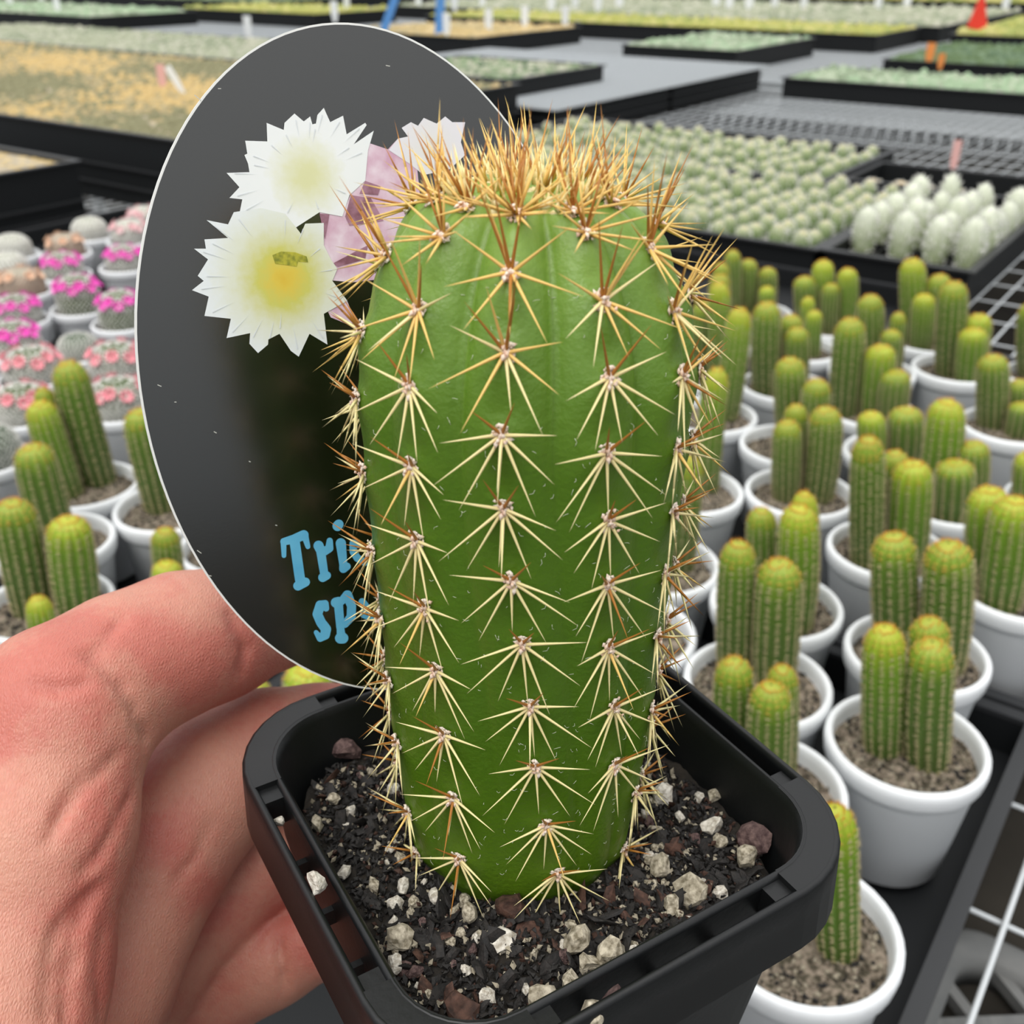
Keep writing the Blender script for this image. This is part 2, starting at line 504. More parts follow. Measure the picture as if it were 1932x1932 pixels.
def hit(u, v):
    """pixel -> (height, angle) on the smooth cactus body"""
    d = Mci.to_3x3() @ ray(u, v)
    o = Mci @ CAM
    best = None
    for i in range(900):
        t = .085 + i * .0001
        p = o + d * t
        if p.z < -.004 or p.z > .0968: continue
        g = math.hypot(p.x, p.y) - prof_r(p.z)
        if g <= .00005: return p.z, math.degrees(math.atan2(p.x, -p.y))
        if best is None or g < best[0]: best = (g, p.z, math.degrees(math.atan2(p.x, -p.y)))
    return best[1], best[2]
RIBPX = {1: [(895, 332), (830, 440), (795, 585), (785, 730), (780, 878), (790, 1018), (805, 1145), (825, 1262), (840, 1383), (857, 1503), (868, 1617)],
         2: [(990, 292), (973, 385), (960, 512), (952, 663), (946, 818), (950, 958), (965, 1093), (985, 1212), (1000, 1330), (1010, 1443), (1030, 1553), (1050, 1645)],
         3: [(1080, 325), (1115, 433), (1130, 567), (1140, 712), (1140, 853), (1145, 980), (1143, 1100), (1145, 1220), (1155, 1332), (1157, 1440)],
         4: [(1180, 345), (1238, 455), (1268, 585), (1278, 712), (1272, 845), (1265, 965), (1250, 1080), (1235, 1200), (1225, 1340), (1185, 1505), (1166, 1610)]}
RIB = {k: [hit(u, v) for u, v in L] for k, L in RIBPX.items()}
def rib_angle_raw(k, h):
    L = sorted(RIB[k])
    hs_ = [p[0] for p in L]; an = [p[1] for p in L]
    return float(np.interp(h, hs_, an))
def rib_angles(h):
    a1, a2, a3, a4 = (rib_angle_raw(k, h) for k in (1, 2, 3, 4))
    t = min(max((h - .070) / .02, 0), 1)
    a2 = a2 * (1 - t) + -7 * t; a1 = a1 * (1 - t) + -40 * t; a3 = a3 * (1 - t) + 26 * t; a4 = a4 * (1 - t) + 58 * t
    a4 = max(a4, a3 + 20)
    a0 = a1 - 32; a5 = a4 + 31
    rest = [a5 + (360 + a0 - a5) * (i + 1) / 6 for i in range(5)]
    return [a0, a1, a2, a3, a4, a5] + rest
areoles = []                      # (rib, h)
for k in range(NR):
    if k in RIB:
        hh = [p[0] for p in RIB[k]]
    elif k == 0:
        hh = [p[0] for p in (hit(760, 352), hit(735, 480), hit(700, 640), hit(695, 770), hit(700, 905), hit(705, 1035), hit(715, 1150), hit(730, 1268), hit(742, 1378), hit(755, 1490), hit(775, 1590))]
    elif k == 5:
        hh = [.0925, .0845, .0755, .066, .0565, .047, .0375, .028, .0185, .009]
    else:
        off = .0048 if k % 2 else 0
        hh = [.0935 - off * .6, .0862 - off] + [.0775 - off - i * .0096 for i in range(8)]
    for h in hh:
        areoles.append((k, max(min(h, .0958), .0012)))
SEG = 14
nt = NR * SEG
verts = []
prof2 = [(h, r, i) for i, (h, r) in enumerate(prof)]
kmax = int(np.argmax(prof[:, 0]))
ar_by = {}
for k, h in areoles: ar_by.setdefault(k, []).append(h)
def body_point(h, r, top, k, fr):
    A = rib_angles(min(h, .0968)); A = A + [A[0] + 360]
    phi = math.radians(A[k] + (A[k + 1] - A[k]) * fr)
    c = abs(math.cos(math.pi * fr))
    t = min(max((h - .055) / .04, 0), 1)
    depth = .058 + .150 * t * t
    if h < .012: depth *= max(h, 0) / .012 * .6 + .4
    rr = r * (1 - depth * (1 - c ** .75))
    # swelling under every areole, shallow notch above it
    for kk, f0 in ((k, fr), ((k + 1) % NR, fr - 1)):
        if abs(f0) < .35:
            for ha in ar_by.get(kk, ()):
                dh = h - ha
                if abs(dh) < .006:
                    g = math.exp(-(f0 / .16) ** 2)
                    rr += g * (.00045 * math.exp(-((dh + .0012) / .0022) ** 2) - .00040 * math.exp(-((dh - .0022) / .0016) ** 2)) * (1 if r > .006 else r / .006)
    return (rr * math.sin(phi), -rr * math.cos(phi), h)
for h, r, i in prof2:
    for k in range(NR):
        for s in range(SEG):
            verts.append(body_point(h, r, i >= kmax, k, s / SEG))
faces = []
for j in range(len(prof2) - 1):
    for i in range(nt):
        i2 = (i + 1) % nt
        faces.append((j * nt + i, j * nt + i2, (j + 1) * nt + i2, (j + 1) * nt + i))
mg = grad_mat('cactus_green', [(0.0, (0.085, 0.165, 0.006)), (0.35, (0.068, 0.150, 0.006)), (0.72, (0.082, 0.175, 0.009)), (0.88, (0.135, 0.25, 0.028)), (1.0, (0.22, 0.36, 0.06))], 0.36,
              noise=.14, nscale=160, sss=.25, bump=.12)
mg.node_tree.nodes['Principled BSDF'].inputs['Specular IOR Level'].default_value = .45
for nd in mg.node_tree.nodes:
    if nd.type == 'TEX_NOISE' and nd.inputs['Scale'].default_value == 300: nd.inputs['Scale'].default_value = 1400
obj('cactus_body', mesh('cactus_body', verts, faces, mg), cact)

# areoles and spines
spm = []
for mname in ('spine_cream', 'spine_gold', 'spine_brown'):
    mb = MB(); n = 5
    rings = [(0, 1.0), (.25, .82), (.6, .5), (.85, .24)]
    vv = []
    for z, r in rings:
        for i in range(n):
            vv.append((r * math.cos(2 * math.pi * i / n) , r * math.sin(2 * math.pi * i / n), z))
    vv.append((0, 0, 1))
    ff = [(j * n + i, j * n + (i + 1) % n, (j + 1) * n + (i + 1) % n, (j + 1) * n + i) for j in range(3) for i in range(n)]
    ff += [(3 * n + i, 3 * n + (i + 1) % n, 4 * n) for i in range(n)]
    mb.add(vv, ff)
    spm.append(mb.mesh(mname, M[mname]))
def wool_mesh(seed):
    r_ = rng_(seed)
    mb = MB()
    for i in range(44):
        d = Vector((max(-.6, min(.6, r_.gauss(0, .30))), max(-.65, min(.65, r_.gauss(0, .34))), abs(r_.gauss(.12, .25))))
        s = r_.uniform(.14, .28)
        q = Quaternion((r_.gauss(0, 1), r_.gauss(0, 1), r_.gauss(0, 1), r_.gauss(0, 1))).normalized()
        oc = [q @ Vector(p) * s + d for p in ((1.4, 0, 0), (-1.4, 0, 0), (0, .8, 0), (0, -.8, 0), (0, 0, .8), (0, 0, -.8))]
        mb.add(oc, [(0, 2, 4), (2, 1, 4), (1, 3, 4), (3, 0, 4), (2, 0, 5), (1, 2, 5), (3, 1, 5), (0, 3, 5)])
    return mb.mesh('wool', M['wool'], True)
wools = [wool_mesh(i) for i in range(5)]
FRONT = {1, 2, 3, 4}
n_single = 0
far_sp = MB()
def spine_list(h, r_):
    """(angle in the areole plane from the side axis, elevation, length, material)"""
    young = min(max((h - .076) / .018, 0), 1)
    L = []
    base = [(4, 20, .0066, 0), (-28, 18, .0076, 0), (-58, 16, .0080, 0), (-88, 15, .0066, 0), (-120, 16, .0080, 0), (-150, 18, .0076, 0), (178, 20, .0068, 0)]
    for a, e, ln, m_ in base:
        L.append((a + r_.uniform(-7, 7) + young * (12 if -90 < a < 90 else -12), e + r_.uniform(-5, 7) + young * 14, ln * r_.uniform(.85, 1.15), 1 if r_.random() < young * 1.1 else 0))
    L.append((r_.uniform(45, 75), 48 + young * 8, .0048 * r_.uniform(.85, 1.3) + young * .003, 2 if young < .5 or r_.random() < .4 else 1))
    L.append((r_.uniform(105, 140), 44 + young * 8, .0050 * r_.uniform(.85, 1.3) + young * .003, 2))
    if r_.random() < .75:
        L.append((r_.uniform(-115, -60), 52, .0060 * r_.uniform(.8, 1.2), r_.choice((0, 1, 2))))
    if young > .4:
        L.append((r_.uniform(70, 110), 60, .0085 * r_.uniform(.9, 1.3), r_.choice((1, 2, 2))))
        L.append((r_.uniform(40, 140), 50, .0070 * r_.uniform(.9, 1.3), 1))
    return L
def areole_frame(k, h):
    e = .0008
    p = Vector(body_point(h, prof_r(h), False, k, 0.0))
    p2 = Vector(body_point(h + e, prof_r(min(h + e, .0967)), False, k, 0.0))
    p1 = Vector(body_point(h - e, prof_r(h - e), False, k, 0.0))
    # use the smooth profile for the slope
    A = math.radians(rib_angles(h)[k])
    dr = (prof_r(min(h + e, .0967)) - prof_r(h - e)) / (min(h + e, .0967) - h + e)
    rad = Vector((math.sin(A), -math.cos(A), 0))
    up = (rad * dr + Vector((0, 0, 1))).normalized()
    side = up.cross(rad).normalized()
    side = Vector((math.cos(A), math.sin(A), 0))
    nrm = side.cross(up).normalized()
    return Matrix(((side.x, up.x, nrm.x, p.x), (side.y, up.y, nrm.y, p.y), (side.z, up.z, nrm.z, p.z), (0, 0, 0, 1)))
R = rng_(21)
for k, h in areoles:
    X = areole_frame(k, h)
    a = obj('areole', wools[R.randrange(5)], cact)
    a.matrix_local = X @ Matrix.Diagonal((.00150, .00170, .00105, 1))
    inv = Matrix.Diagonal((1 / .00150, 1 / .00170, 1 / .00105, 1))
    for ang, el, ln, mi in spine_list(h, R):
        ca, ce = math.radians(ang), math.radians(el)
        d = Vector((math.cos(ca) * math.cos(ce), math.sin(ca) * math.cos(ce), math.sin(ce)))
        base = Vector((d.x * .0004, d.y * .0005, .0002))
        rad = .00023 if mi != 2 else .00022
        if k in FRONT and n_single < 300 and h < .0935:
            n_single += 1
            o = obj('spine', spm[mi], a)
            q = d.to_track_quat('Z', 'Y')
            o.matrix_local = inv @ Matrix.Translation(base) @ q.to_matrix().to_4x4() @ Matrix.Diagonal((rad, rad, ln, 1))
        else:
            p0 = X @ base; p1 = X @ (base + d * ln * .55 + Vector((0, 0, .0))); p2 = X @ (base + d * ln)
            far_sp.tube(p0, p1, rad, 4, mi, rad * .6); far_sp.cone(p1, p2, rad * .6, 4, mi)
so = obj('spines', far_sp.mesh('spines', [M['spine_cream'], M['spine_gold'], M['spine_brown']]), cact)
tag(so, 'golden spines on the sides and back of the cactus', kind='stuff')
# crown: dense young spines
crn = MB()
for i in range(250):
    rr = .0098 * math.sqrt(R.random())
    t = R.uniform(0, 2 * math.pi)
    base = Vector((rr * math.sin(t), -rr * math.cos(t), .0952 + (.0015 if rr < .006 else .0008)))
    out = Vector((math.sin(t), -math.cos(t), 0)) * (rr / .0098) * R.uniform(.1, .95) + Vector((R.uniform(-.35, .35), R.uniform(-.35, .35), 1))
    d = out.normalized()
    big = R.random()
    ln = R.uniform(.0025, .0050) if big < .68 else R.uniform(.0055, .0098)
    mi = 0 if big < .5 else (1 if R.random() < .55 else 2)
    rad = R.uniform(.00017, .00028)
    crn.tube(base, base + d * ln * .5, rad, 4, mi, rad * .65); crn.cone(base + d * ln * .5, base + d * ln, rad * .65, 4, mi)
tag(obj('crown_spines', crn.mesh('crown_spines', [M['spine_cream'], M['spine_gold'], M['spine_brown']]), cact), 'dense golden young spines on the crown', kind='stuff')
cw = MB()
for i in range(150):
    rr = .0100 * math.sqrt(R.random()); t = R.uniform(0, 2 * math.pi); s = R.uniform(.0004, .0009)
    c0 = Vector((rr * math.sin(t), -rr * math.cos(t), .0953 + R.uniform(0, .0012)))
    q = Quaternion((R.gauss(0, 1), R.gauss(0, 1), R.gauss(0, 1), R.gauss(0, 1))).normalized()
    oc = [q @ Vector(p) * s + c0 for p in ((1.4, 0, 0), (-1.4, 0, 0), (0, .8, 0), (0, -.8, 0), (0, 0, .8), (0, 0, -.8))]
    cw.add(oc, [(0, 2, 4), (2, 1, 4), (1, 3, 4), (3, 0, 4), (2, 0, 5), (1, 2, 5), (3, 1, 5), (0, 3, 5)])
M['crown_wool'] = mat('crown_wool', (0.72, 0.60, 0.28), .95, .1, var=.2, vscale=900, col2=(.86, .78, .50))
tag(obj('crown_wool', cw.mesh('crown_wool', M['crown_wool'])), None)
bpy.data.objects['crown_wool'].parent = cact
tag(bpy.data.objects['crown_wool'], kind='stuff')
# stray fine hairs on the skin
hr = MB()
for i in range(330):
    k = R.choice((0, 1, 2, 3, 4, 4, 3, 2, 1)); fr = R.uniform(.08, .92); h = R.uniform(.003, .090)
    p = Vector(body_point(h, prof_r(h), False, k, fr))
    nrm = Vector((p.x, p.y, 0)).normalized()
    t1 = Vector((-nrm.y, nrm.x, 0))
    ang = R.uniform(0, 6.28); l_ = R.uniform(.0003, .0009)
    d = t1 * math.cos(ang) + Vector((0, 0, 1)) * math.sin(ang)
    p0 = p + nrm * .0001
    p1 = p0 + d * l_ * .5 + nrm * .0002; p2 = p0 + d * l_ + (t1 * math.sin(ang) - Vector((0, 0, 1)) * math.cos(ang)) * l_ * .4 + nrm * .0001
    hr.tube(p0, p1, .000028, 3); hr.tube(p1, p2, .000028, 3)
tag(obj('skin_hairs', hr.mesh('skin_hairs', M['white_hair']), cact), kind='stuff')

# ==================================================================== PLANT LABEL
TAG_YAW, TAG_LEAN = math.radians(28), math.radians(13.5)
te1 = Vector((math.cos(TAG_YAW), math.sin(TAG_YAW), 0))
th_ = Vector((-te1.y, te1.x, 0))
te2 = (Vector((0, 0, 1)) * math.cos(TAG_LEAN) + th_ * math.sin(TAG_LEAN)).normalized()
tn = te1.cross(te2).normalized()           # faces the camera
r0 = ray(640, 1258)
tt = ((POT_C - CAM).dot(th_) + .0265) / r0.dot(th_)
TP0 = CAM + r0 * tt
def on_tag(u, v):
    r = ray(u, v)
    t = (TP0 - CAM).dot(tn) / r.dot(tn)
    Q = CAM + r * t - TP0
    return Q.dot(te1), Q.dot(te2)
BP = [(625, 47), (485, 90), (400, 155), (340, 240), (300, 320), (272, 410), (260, 480), (255, 593), (257, 686), (279, 807), (326, 951), (373, 1063), (397, 1100), (462, 1174), (559, 1243), (735, 65), (800, 95), (880, 145), (935, 195)]
bp2 = np.array([on_tag(u, v) for u, v in BP])
sol = np.linalg.lstsq(np.c_[bp2[:, 0] ** 2, bp2[:, 1] ** 2, bp2[:, 0], bp2[:, 1]], np.ones(len(bp2)), rcond=None)[0]
ecx, ecy = -sol[2] / 2 / sol[0], -sol[3] / 2 / sol[1]
ek = 1 + sol[0] * ecx ** 2 + sol[1] * ecy ** 2
ea, eb = math.sqrt(ek / sol[0]), math.sqrt(ek / sol[1])
lab = thing('plant_label', 'large oval black plant label printed with white flowers and blue lettering', 'plant label')
lab.matrix_world = Matrix(((te1.x, te2.x, tn.x, TP0.x), (te1.y, te2.y, tn.y, TP0.y), (te1.z, te2.z, tn.z, TP0.z), (0, 0, 0, 1)))
def oval(a, b_, z0, z1, n=120):
    v = [(ecx + a * math.cos(2 * math.pi * i / n), ecy + b_ * math.sin(2 * math.pi * i / n), z) for z in (z0, z1) for i in range(n)]
    f = [(i, (i + 1) % n, n + (i + 1) % n, n + i) for i in range(n)] + [tuple(range(n))[::-1], tuple(range(n, 2 * n))]
    return v, f
b = MB(); b.add(*oval(ea, eb, -.0003, .0003))
ybot = ecy - eb
b.box(-.003 + ecx * 1.15, .003 + ecx * 1.15, ybot - .024, ybot + .006, -.0003, .00029)
obj('card', b.mesh('label_card', M['card_white'], False), lab)
M['label_black'] = mat('label_black', (0.0045, 0.0042, 0.0022), 0.19, 1.0, bump=.015, bscale=2500)
M['label_black'].node_tree.nodes['Principled BSDF'].inputs['IOR'].default_value = 1.62
b = MB(); b.add(*oval(ea - .00028, eb - .00028, .00030, .00034))
obj('printed_ground', b.mesh('label_ground', M['label_black'], False), lab)
def flat(name, polys, m, z):
    mb = MB()
    for ip, P in enumerate(polys):
        bm = bmesh.new()
        vsb = [bm.verts.new((x, y, z + ip * .0000012)) for x, y in P]
        f = bm.faces.new(vsb)
        bmesh.ops.triangulate(bm, faces=[f])
        bm.verts.index_update()
        fs = [tuple(v.index for v in f.verts) for f in bm.faces]
        vv = [tuple(v.co) for v in bm.verts]
        fs = [f if (Vector(vv[f[1]]) - Vector(vv[f[0]])).cross(Vector(vv[f[2]]) - Vector(vv[f[0]])).z > 0 else f[::-1] for f in fs]
        mb.add(vv, fs); bm.free()
    return mesh(name, mb.v, mb.f, m, False)
def print_mat(name, centre, stops, noise=.25):
    """printed colour: rings around a flower's heart on the label face"""
    m = mat(name, stops[-1][1], .38, .5)
    n, l = m.node_tree.nodes, m.node_tree.links
    tc = n.new('ShaderNodeTexCoord')
    di = n.new('ShaderNodeVectorMath'); di.operation = 'DISTANCE'
    l.new(tc.outputs['Object'], di.inputs[0]); di.inputs[1].default_value = (centre[0], centre[1], .0004)
    no = n.new('ShaderNodeTexNoise'); no.inputs['Scale'].default_value = 900; no.inputs['Detail'].default_value = 6
    l.new(tc.outputs['Object'], no.inputs['Vector'])
    ma = n.new('ShaderNodeMath'); ma.operation = 'MULTIPLY_ADD'
    l.new(no.outputs['Fac'], ma.inputs[0]); ma.inputs[1].default_value = noise * .010
    l.new(di.outputs['Value'], ma.inputs[2])
    mu = n.new('ShaderNodeMath'); mu.operation = 'MULTIPLY'; l.new(ma.outputs[0], mu.inputs[0]); mu.inputs[1].default_value = 1 / .02
    cr_ = n.new('ShaderNodeValToRGB')
    els = cr_.color_ramp.elements
    while len(els) < len(stops): els.new(.5)
    for e, (p, c) in zip(els, stops): e.position = p; e.color = (*c, 1)
    l.new(mu.outputs[0], cr_.inputs[0]); l.new(cr_.outputs[0], n['Principled BSDF'].inputs['Base Color'])
    return m
c3 = lambda L: [on_tag(340 + x / 3.716, 180 + y / 3.716) for x, y in L]
F1 = [(320, 545), (480, 540), (470, 480), (445, 420), (465, 410), (450, 320), (605, 325), (600, 195), (720, 245), (725, 195), (795, 130), (860, 185), (905, 150), (920, 205), (945, 200), (955, 140), (1000, 90), (1045, 190), (1135, 145), (1160, 275), (1290, 195), (1300, 210), (1210, 345), (1350, 250), (1310, 385), (1290, 600), (1180, 700), (1130, 850), (970, 820), (800, 930), (730, 850), (600, 850), (410, 830), (430, 730), (340, 720), (410, 645)]
F2 = [(180, 875), (330, 905), (370, 820), (560, 790), (730, 830), (840, 970), (870, 900), (1000, 895), (1000, 1050), (1050, 1150), (1095, 1215), (1060, 1300), (1165, 1440), (1000, 1530), (1025, 1745), (900, 1670), (825, 1830), (770, 1790), (690, 1670), (612, 1710), (610, 1745), (540, 1805), (480, 1740), (485, 1665), (320, 1700), (350, 1565), (165, 1545), (195, 1410), (78, 1365), (160, 1300), (118, 1265), (190, 1150), (92, 1075), (175, 1075), (165, 1010), (330, 1000)]
PK = [(985, 1290), (1000, 1050), (1010, 900), (970, 820), (1130, 840), (1190, 690), (1300, 330), (1450, 380), (1520, 305), (1640, 370), (1680, 760), (1520, 1100), (1380, 1290), (1200, 1310)]
PK2 = [(975, 1400), (1100, 1380), (1165, 1440), (1225, 1600), (1160, 1600), (1050, 1555)]
F3 = [(1455, 385), (1520, 305), (1590, 290), (1545, 230), (1610, 190), (1660, 215), (1700, 160), (1790, 200), (1850, 150), (1900, 190), (1990, 190), (1960, 330), (1990, 420), (1880, 520), (1700, 560), (1600, 480)]
heart1 = c3([(880, 570)])[0]; heart2 = c3([(720, 1280)])[0]; heart3 = c3([(1760, 380)])[0]
wh, whb = (.80, .84, .86), (.86, .88, .88)
mF1 = print_mat('print_flower_pale', heart1, [(0, (.70, .70, .38)), (.13, (.72, .72, .42)), (.36, whb), (1, wh)])
mF2 = print_mat('print_flower_yellow', heart2, [(0, (.72, .46, .04)), (.13, (.74, .56, .08)), (.24, (.62, .60, .14)), (.42, (.74, .76, .62)), (.6, wh)])
mPK = mat('print_pink', (.62, .36, .48), .4, .5, var=.18, vscale=330, col2=(.82, .68, .76))
mF3 = print_mat('print_flower_lilac', heart3, [(0, (.74, .72, .55)), (.15, (.78, .76, .74)), (.4, (.78, .76, .84)), (1, (.72, .66, .78))])
tag(obj('printed_buds', flat('printed_buds', [c3(PK), c3(PK2)], mPK, .00037), lab), 'pink printed flower tubes')
tag(obj('printed_flower', flat('printed_flower', [c3(F3)], mF3, .00040), lab), 'lilac white printed flower')
tag(obj('printed_flower', flat('printed_flower', [c3(F1)], mF1, .00043), lab), 'white printed flower with pale heart')
tag(obj('printed_flower', flat('printed_flower', [c3(F2)], mF2, .00046), lab), 'white printed flower with yellow heart')
mDk = mat('print_mauve', (.22, .09, .12), .4, .5, var=.15, vscale=500, col2=(.42, .22, .30))
obj('printed_shade', flat('printed_shade', [c3(P) for P in ([(1150, 850), (1190, 700), (1330, 720), (1420, 880), (1180, 915)], [(970, 830), (1040, 835), (1010, 1010)], [(1060, 1180), (1230, 1090), (1310, 1050), (1290, 1150), (1100, 1200)], [(1290, 600), (1400, 640), (1380, 700), (1250, 690)])], mDk, .00041), lab)
ol = [(640, 1120), (700, 1095), (800, 1100), (880, 1130), (890, 1170), (820, 1165), (810, 1200), (740, 1190), (660, 1180)]
mOl = mat('print_olive', (.20, .22, .03), .4, .5, var=.12, vscale=900, col2=(.50, .46, .05))
obj('printed_heart', flat('printed_heart', [c3(ol)], mOl, .00049), lab)
# petal fold lines on the printed flowers
mFold = mat('print_fold', (.72, .75, .78), .4, .5)
folds = []
for (cx0, cy0), L in (((880, 570), F1), ((720, 1280), F2)):
    for i, (x, y) in enumerate(L):
        if i % 2: continue
        dx, dy = x - cx0, y - cy0
        l_ = math.hypot(dx, dy); nx, ny = -dy / l_, dx / l_
        a_, b_ = .62, .90
        folds.append([(cx0 + dx * a_ , cy0 + dy * a_), (cx0 + dx * b_ + nx * 4, cy0 + dy * b_ + ny * 4), (cx0 + dx * b_ - nx * 4, cy0 + dy * b_ - ny * 4)])
obj('printed_folds', flat('printed_folds', [c3(P) for P in folds], mFold, .00050), lab)
# blue lettering, drawn as thick rounded strokes (pixel strokes laid on the label face)
mBlue = mat('print_blue', (.10, .42, .68), .4, .5, var=.25, vscale=260, col2=(.16, .52, .74))
z4 = lambda x, y: (480 + x / 6.44, 940 + y / 6.44)
LET = {'T': [[(350, 520, 45), (470, 490, 55), (590, 440, 60)], [(345, 540, 35), (350, 690, 28)], [(600, 440, 45), (640, 580, 30)], [(480, 520, 62), (545, 980, 62)], [(520, 1055, 58), (610, 1010, 55)]],
       'r': [[(770, 570, 62), (800, 640, 55)], [(790, 600, 55), (840, 920, 50)], [(820, 955, 55), (870, 930, 50)], [(840, 640, 50), (900, 600, 50), (905, 510, 38)]],
       'i': [[(1040, 540, 62), (1070, 800, 48), (1070, 850, 50), (1115, 820, 45)], [(1000, 330, 62), (1015, 310, 58)]],
       'c': [[(1260, 560, 40), (1190, 540, 45), (1190, 640, 45), (1240, 720, 45), (1330, 770, 45)]],
       's': [[(860, 1330, 38), (850, 1270, 42), (790, 1290, 58), (755, 1400, 58), (800, 1500, 60), (860, 1580, 62), (850, 1650, 58), (790, 1690, 45), (740, 1620, 28)]],
       'p': [[(980, 1260, 62), (1010, 1250, 60)], [(1010, 1270, 55), (1035, 1560, 50)], [(1035, 1690, 66), (1065, 1690, 66)], [(1035, 1560, 45), (1045, 1680, 55)], [(1040, 1250, 45), (1120, 1170, 60), (1170, 1300, 55), (1165, 1430, 55), (1090, 1520, 45)]],
       'a': [[(1300, 1250, 45), (1340, 1300, 45), (1320, 1400, 48), (1400, 1440, 40)]]}
for ch, strokes in LET.items():
    polys = []
    for st in strokes:
        for x, y, r in st:
            polys.append([on_tag(*z4(x + r * math.cos(t * math.pi / 9), y + r * math.sin(t * math.pi / 9))) for t in range(18)])
        for (x0, y0, r_0), (x1, y1, r_1) in zip(st, st[1:]):
            d = math.hypot(x1 - x0, y1 - y0)
            nx, ny = -(y1 - y0) / d, (x1 - x0) / d
            polys.append([on_tag(*z4(*q)) for q in ((x0 + nx * r_0, y0 + ny * r_0), (x1 + nx * r_1, y1 + ny * r_1), (x1 - nx * r_1, y1 - ny * r_1), (x0 - nx * r_0, y0 - ny * r_0))])
    o = obj('printed_letter', flat('printed_letter', polys, mBlue, .00040), lab)
    tag(o, 'blue printed letter ' + ch)
# scuffs on the gloss
mSc = mat('print_scuff', (.55, .55, .50), .6, .3)
scf = []
for u, v, l_, an in [(372, 185, 8, .7), (413, 168, 3, 0), (730, 125, 4, .2), (300, 727, 4, .4), (375, 1040, 5, .6), (520, 990, 2, .2), (405, 815, 3, .5), (330, 758, 2, 0), (470, 870, 2, .4), (395, 1085, 3, .2)]:
    scf.append([on_tag(u + l_ * math.cos(an) * s1 - .8 * math.sin(an) * s2, v + l_ * math.sin(an) * s1 + .8 * math.cos(an) * s2) for s1, s2 in ((-1, -1), (1, -1), (1, 1), (-1, 1))])
obj('scuff_marks', flat('scuff_marks', scf, mSc, .00038), lab)

# ==================================================================== HAND
def surface_nets(d, org, h):
    nx, ny, nz = d.shape
    s = d < 0
    cnt = np.zeros((nx - 1, ny - 1, nz - 1), np.int8)
    for i in (0, 1):
        for j in (0, 1):
            for k in (0, 1):
                cnt += s[i:nx - 1 + i, j:ny - 1 + j, k:nz - 1 + k]
    act = (cnt > 0) & (cnt < 8)
    idx = -np.ones(act.shape, np.int32)
    cells = np.argwhere(act)
    idx[act] = np.arange(len(cells))
    P = np.zeros((len(cells), 3)); Cn = np.zeros(len(cells))
    corners = [(i, j, k) for i in (0, 1) for j in (0, 1) for k in (0, 1)]
    for a in range(8):
        for bb in range(a + 1, 8):
            ca, cb = np.array(corners[a]), np.array(corners[bb])
            if np.abs(ca - cb).sum() != 1: continue
            va = d[tuple((cells + ca).T)]; vb = d[tuple((cells + cb).T)]
            m_ = (va < 0) != (vb < 0)
            t = va[m_] / (va[m_] - vb[m_])
            P[m_] += ca + (cb - ca) * t[:, None]
            Cn[m_] += 1
    V = (cells + P / Cn[:, None]) * h + org
    Fq = []
    for ax in range(3):
        sl0 = [slice(None)] * 3; sl1 = [slice(None)] * 3
        sl0[ax] = slice(0, -1); sl1[ax] = slice(1, None)
        ch_ = s[tuple(sl0)] != s[tuple(sl1)]
        e = np.argwhere(ch_)
        o1, o2 = [(1, 2), (2, 0), (0, 1)][ax]
        ok = (e[:, o1] > 0) & (e[:, o2] > 0) & (e[:, o1] < d.shape[o1] - 1) & (e[:, o2] < d.shape[o2] - 1)
        e = e[ok]
        def cell(da, db):
            q = e.copy(); q[:, o1] += da; q[:, o2] += db
            return idx[tuple(q.T)]
        quad = np.stack([cell(-1, -1), cell(0, -1), cell(0, 0), cell(-1, 0)], 1)
        inside = s[tuple(e.T)]
        quad[~inside] = quad[~inside][:, ::-1]
        Fq.append(quad)
    return V, np.concatenate(Fq)
def hp(u, v, z): return np.array(at_depth(u, v, z))
def cone_sdf(Pt, a, bb, ra, rb):
    ba = bb - a
    t = np.clip(((Pt - a) @ ba) / (ba @ ba), 0, 1).astype(np.float32)
    return np.linalg.norm(Pt - a - t[..., None] * ba.astype(np.float32), axis=-1) - (ra + (rb - ra) * t)
def smin(a, b_, k):
    h_ = np.clip(.5 + .5 * (b_ - a) / k, 0, 1)
    return b_ * (1 - h_) + a * h_ - k * h_ * (1 - h_)
DIG = {
 'index': [((-60, 2160, .140), .0150), ((10, 1850, .150), .0140), ((70, 1580, .156), .0136), ((120, 1345, .163), .0134), ((235, 1262, .172), .0119), ((345, 1212, .180), .0116), ((420, 1196, .186), .0106), ((520, 1172, .196), .0084), ((600, 1150, .203), .0074)],
 'middle': [((-10, 2200, .160), .0145), ((150, 1880, .172), .0140), ((300, 1580, .184), .0136), ((400, 1480, .190), .0120), ((500, 1412, .196), .0105), ((600, 1388, .203), .0094), ((690, 1368, .209), .0082)],
 'ring': [((60, 2240, .180), .0135), ((170, 2000, .190), .0125), ((290, 1785, .196), .0124), ((400, 1690, .200), .0110), ((500, 1612, .202), .0098), ((560, 1585, .202), .0088)],
 'little': [((120, 2280, .195), .0120), ((230, 2010, .200), .0108), ((330, 1895, .202), .0102), ((420, 1845, .203), .0096), ((505, 1805, .202), .0090), ((610, 1765, .200), .0078)],
}
THUMB = [((-150, 2420, .150), .0180), ((150, 2440, .141), .0140), ((440, 2340, .139), .0116), ((600, 2255, .143), .0108), ((745, 2170, .150), .0088)]
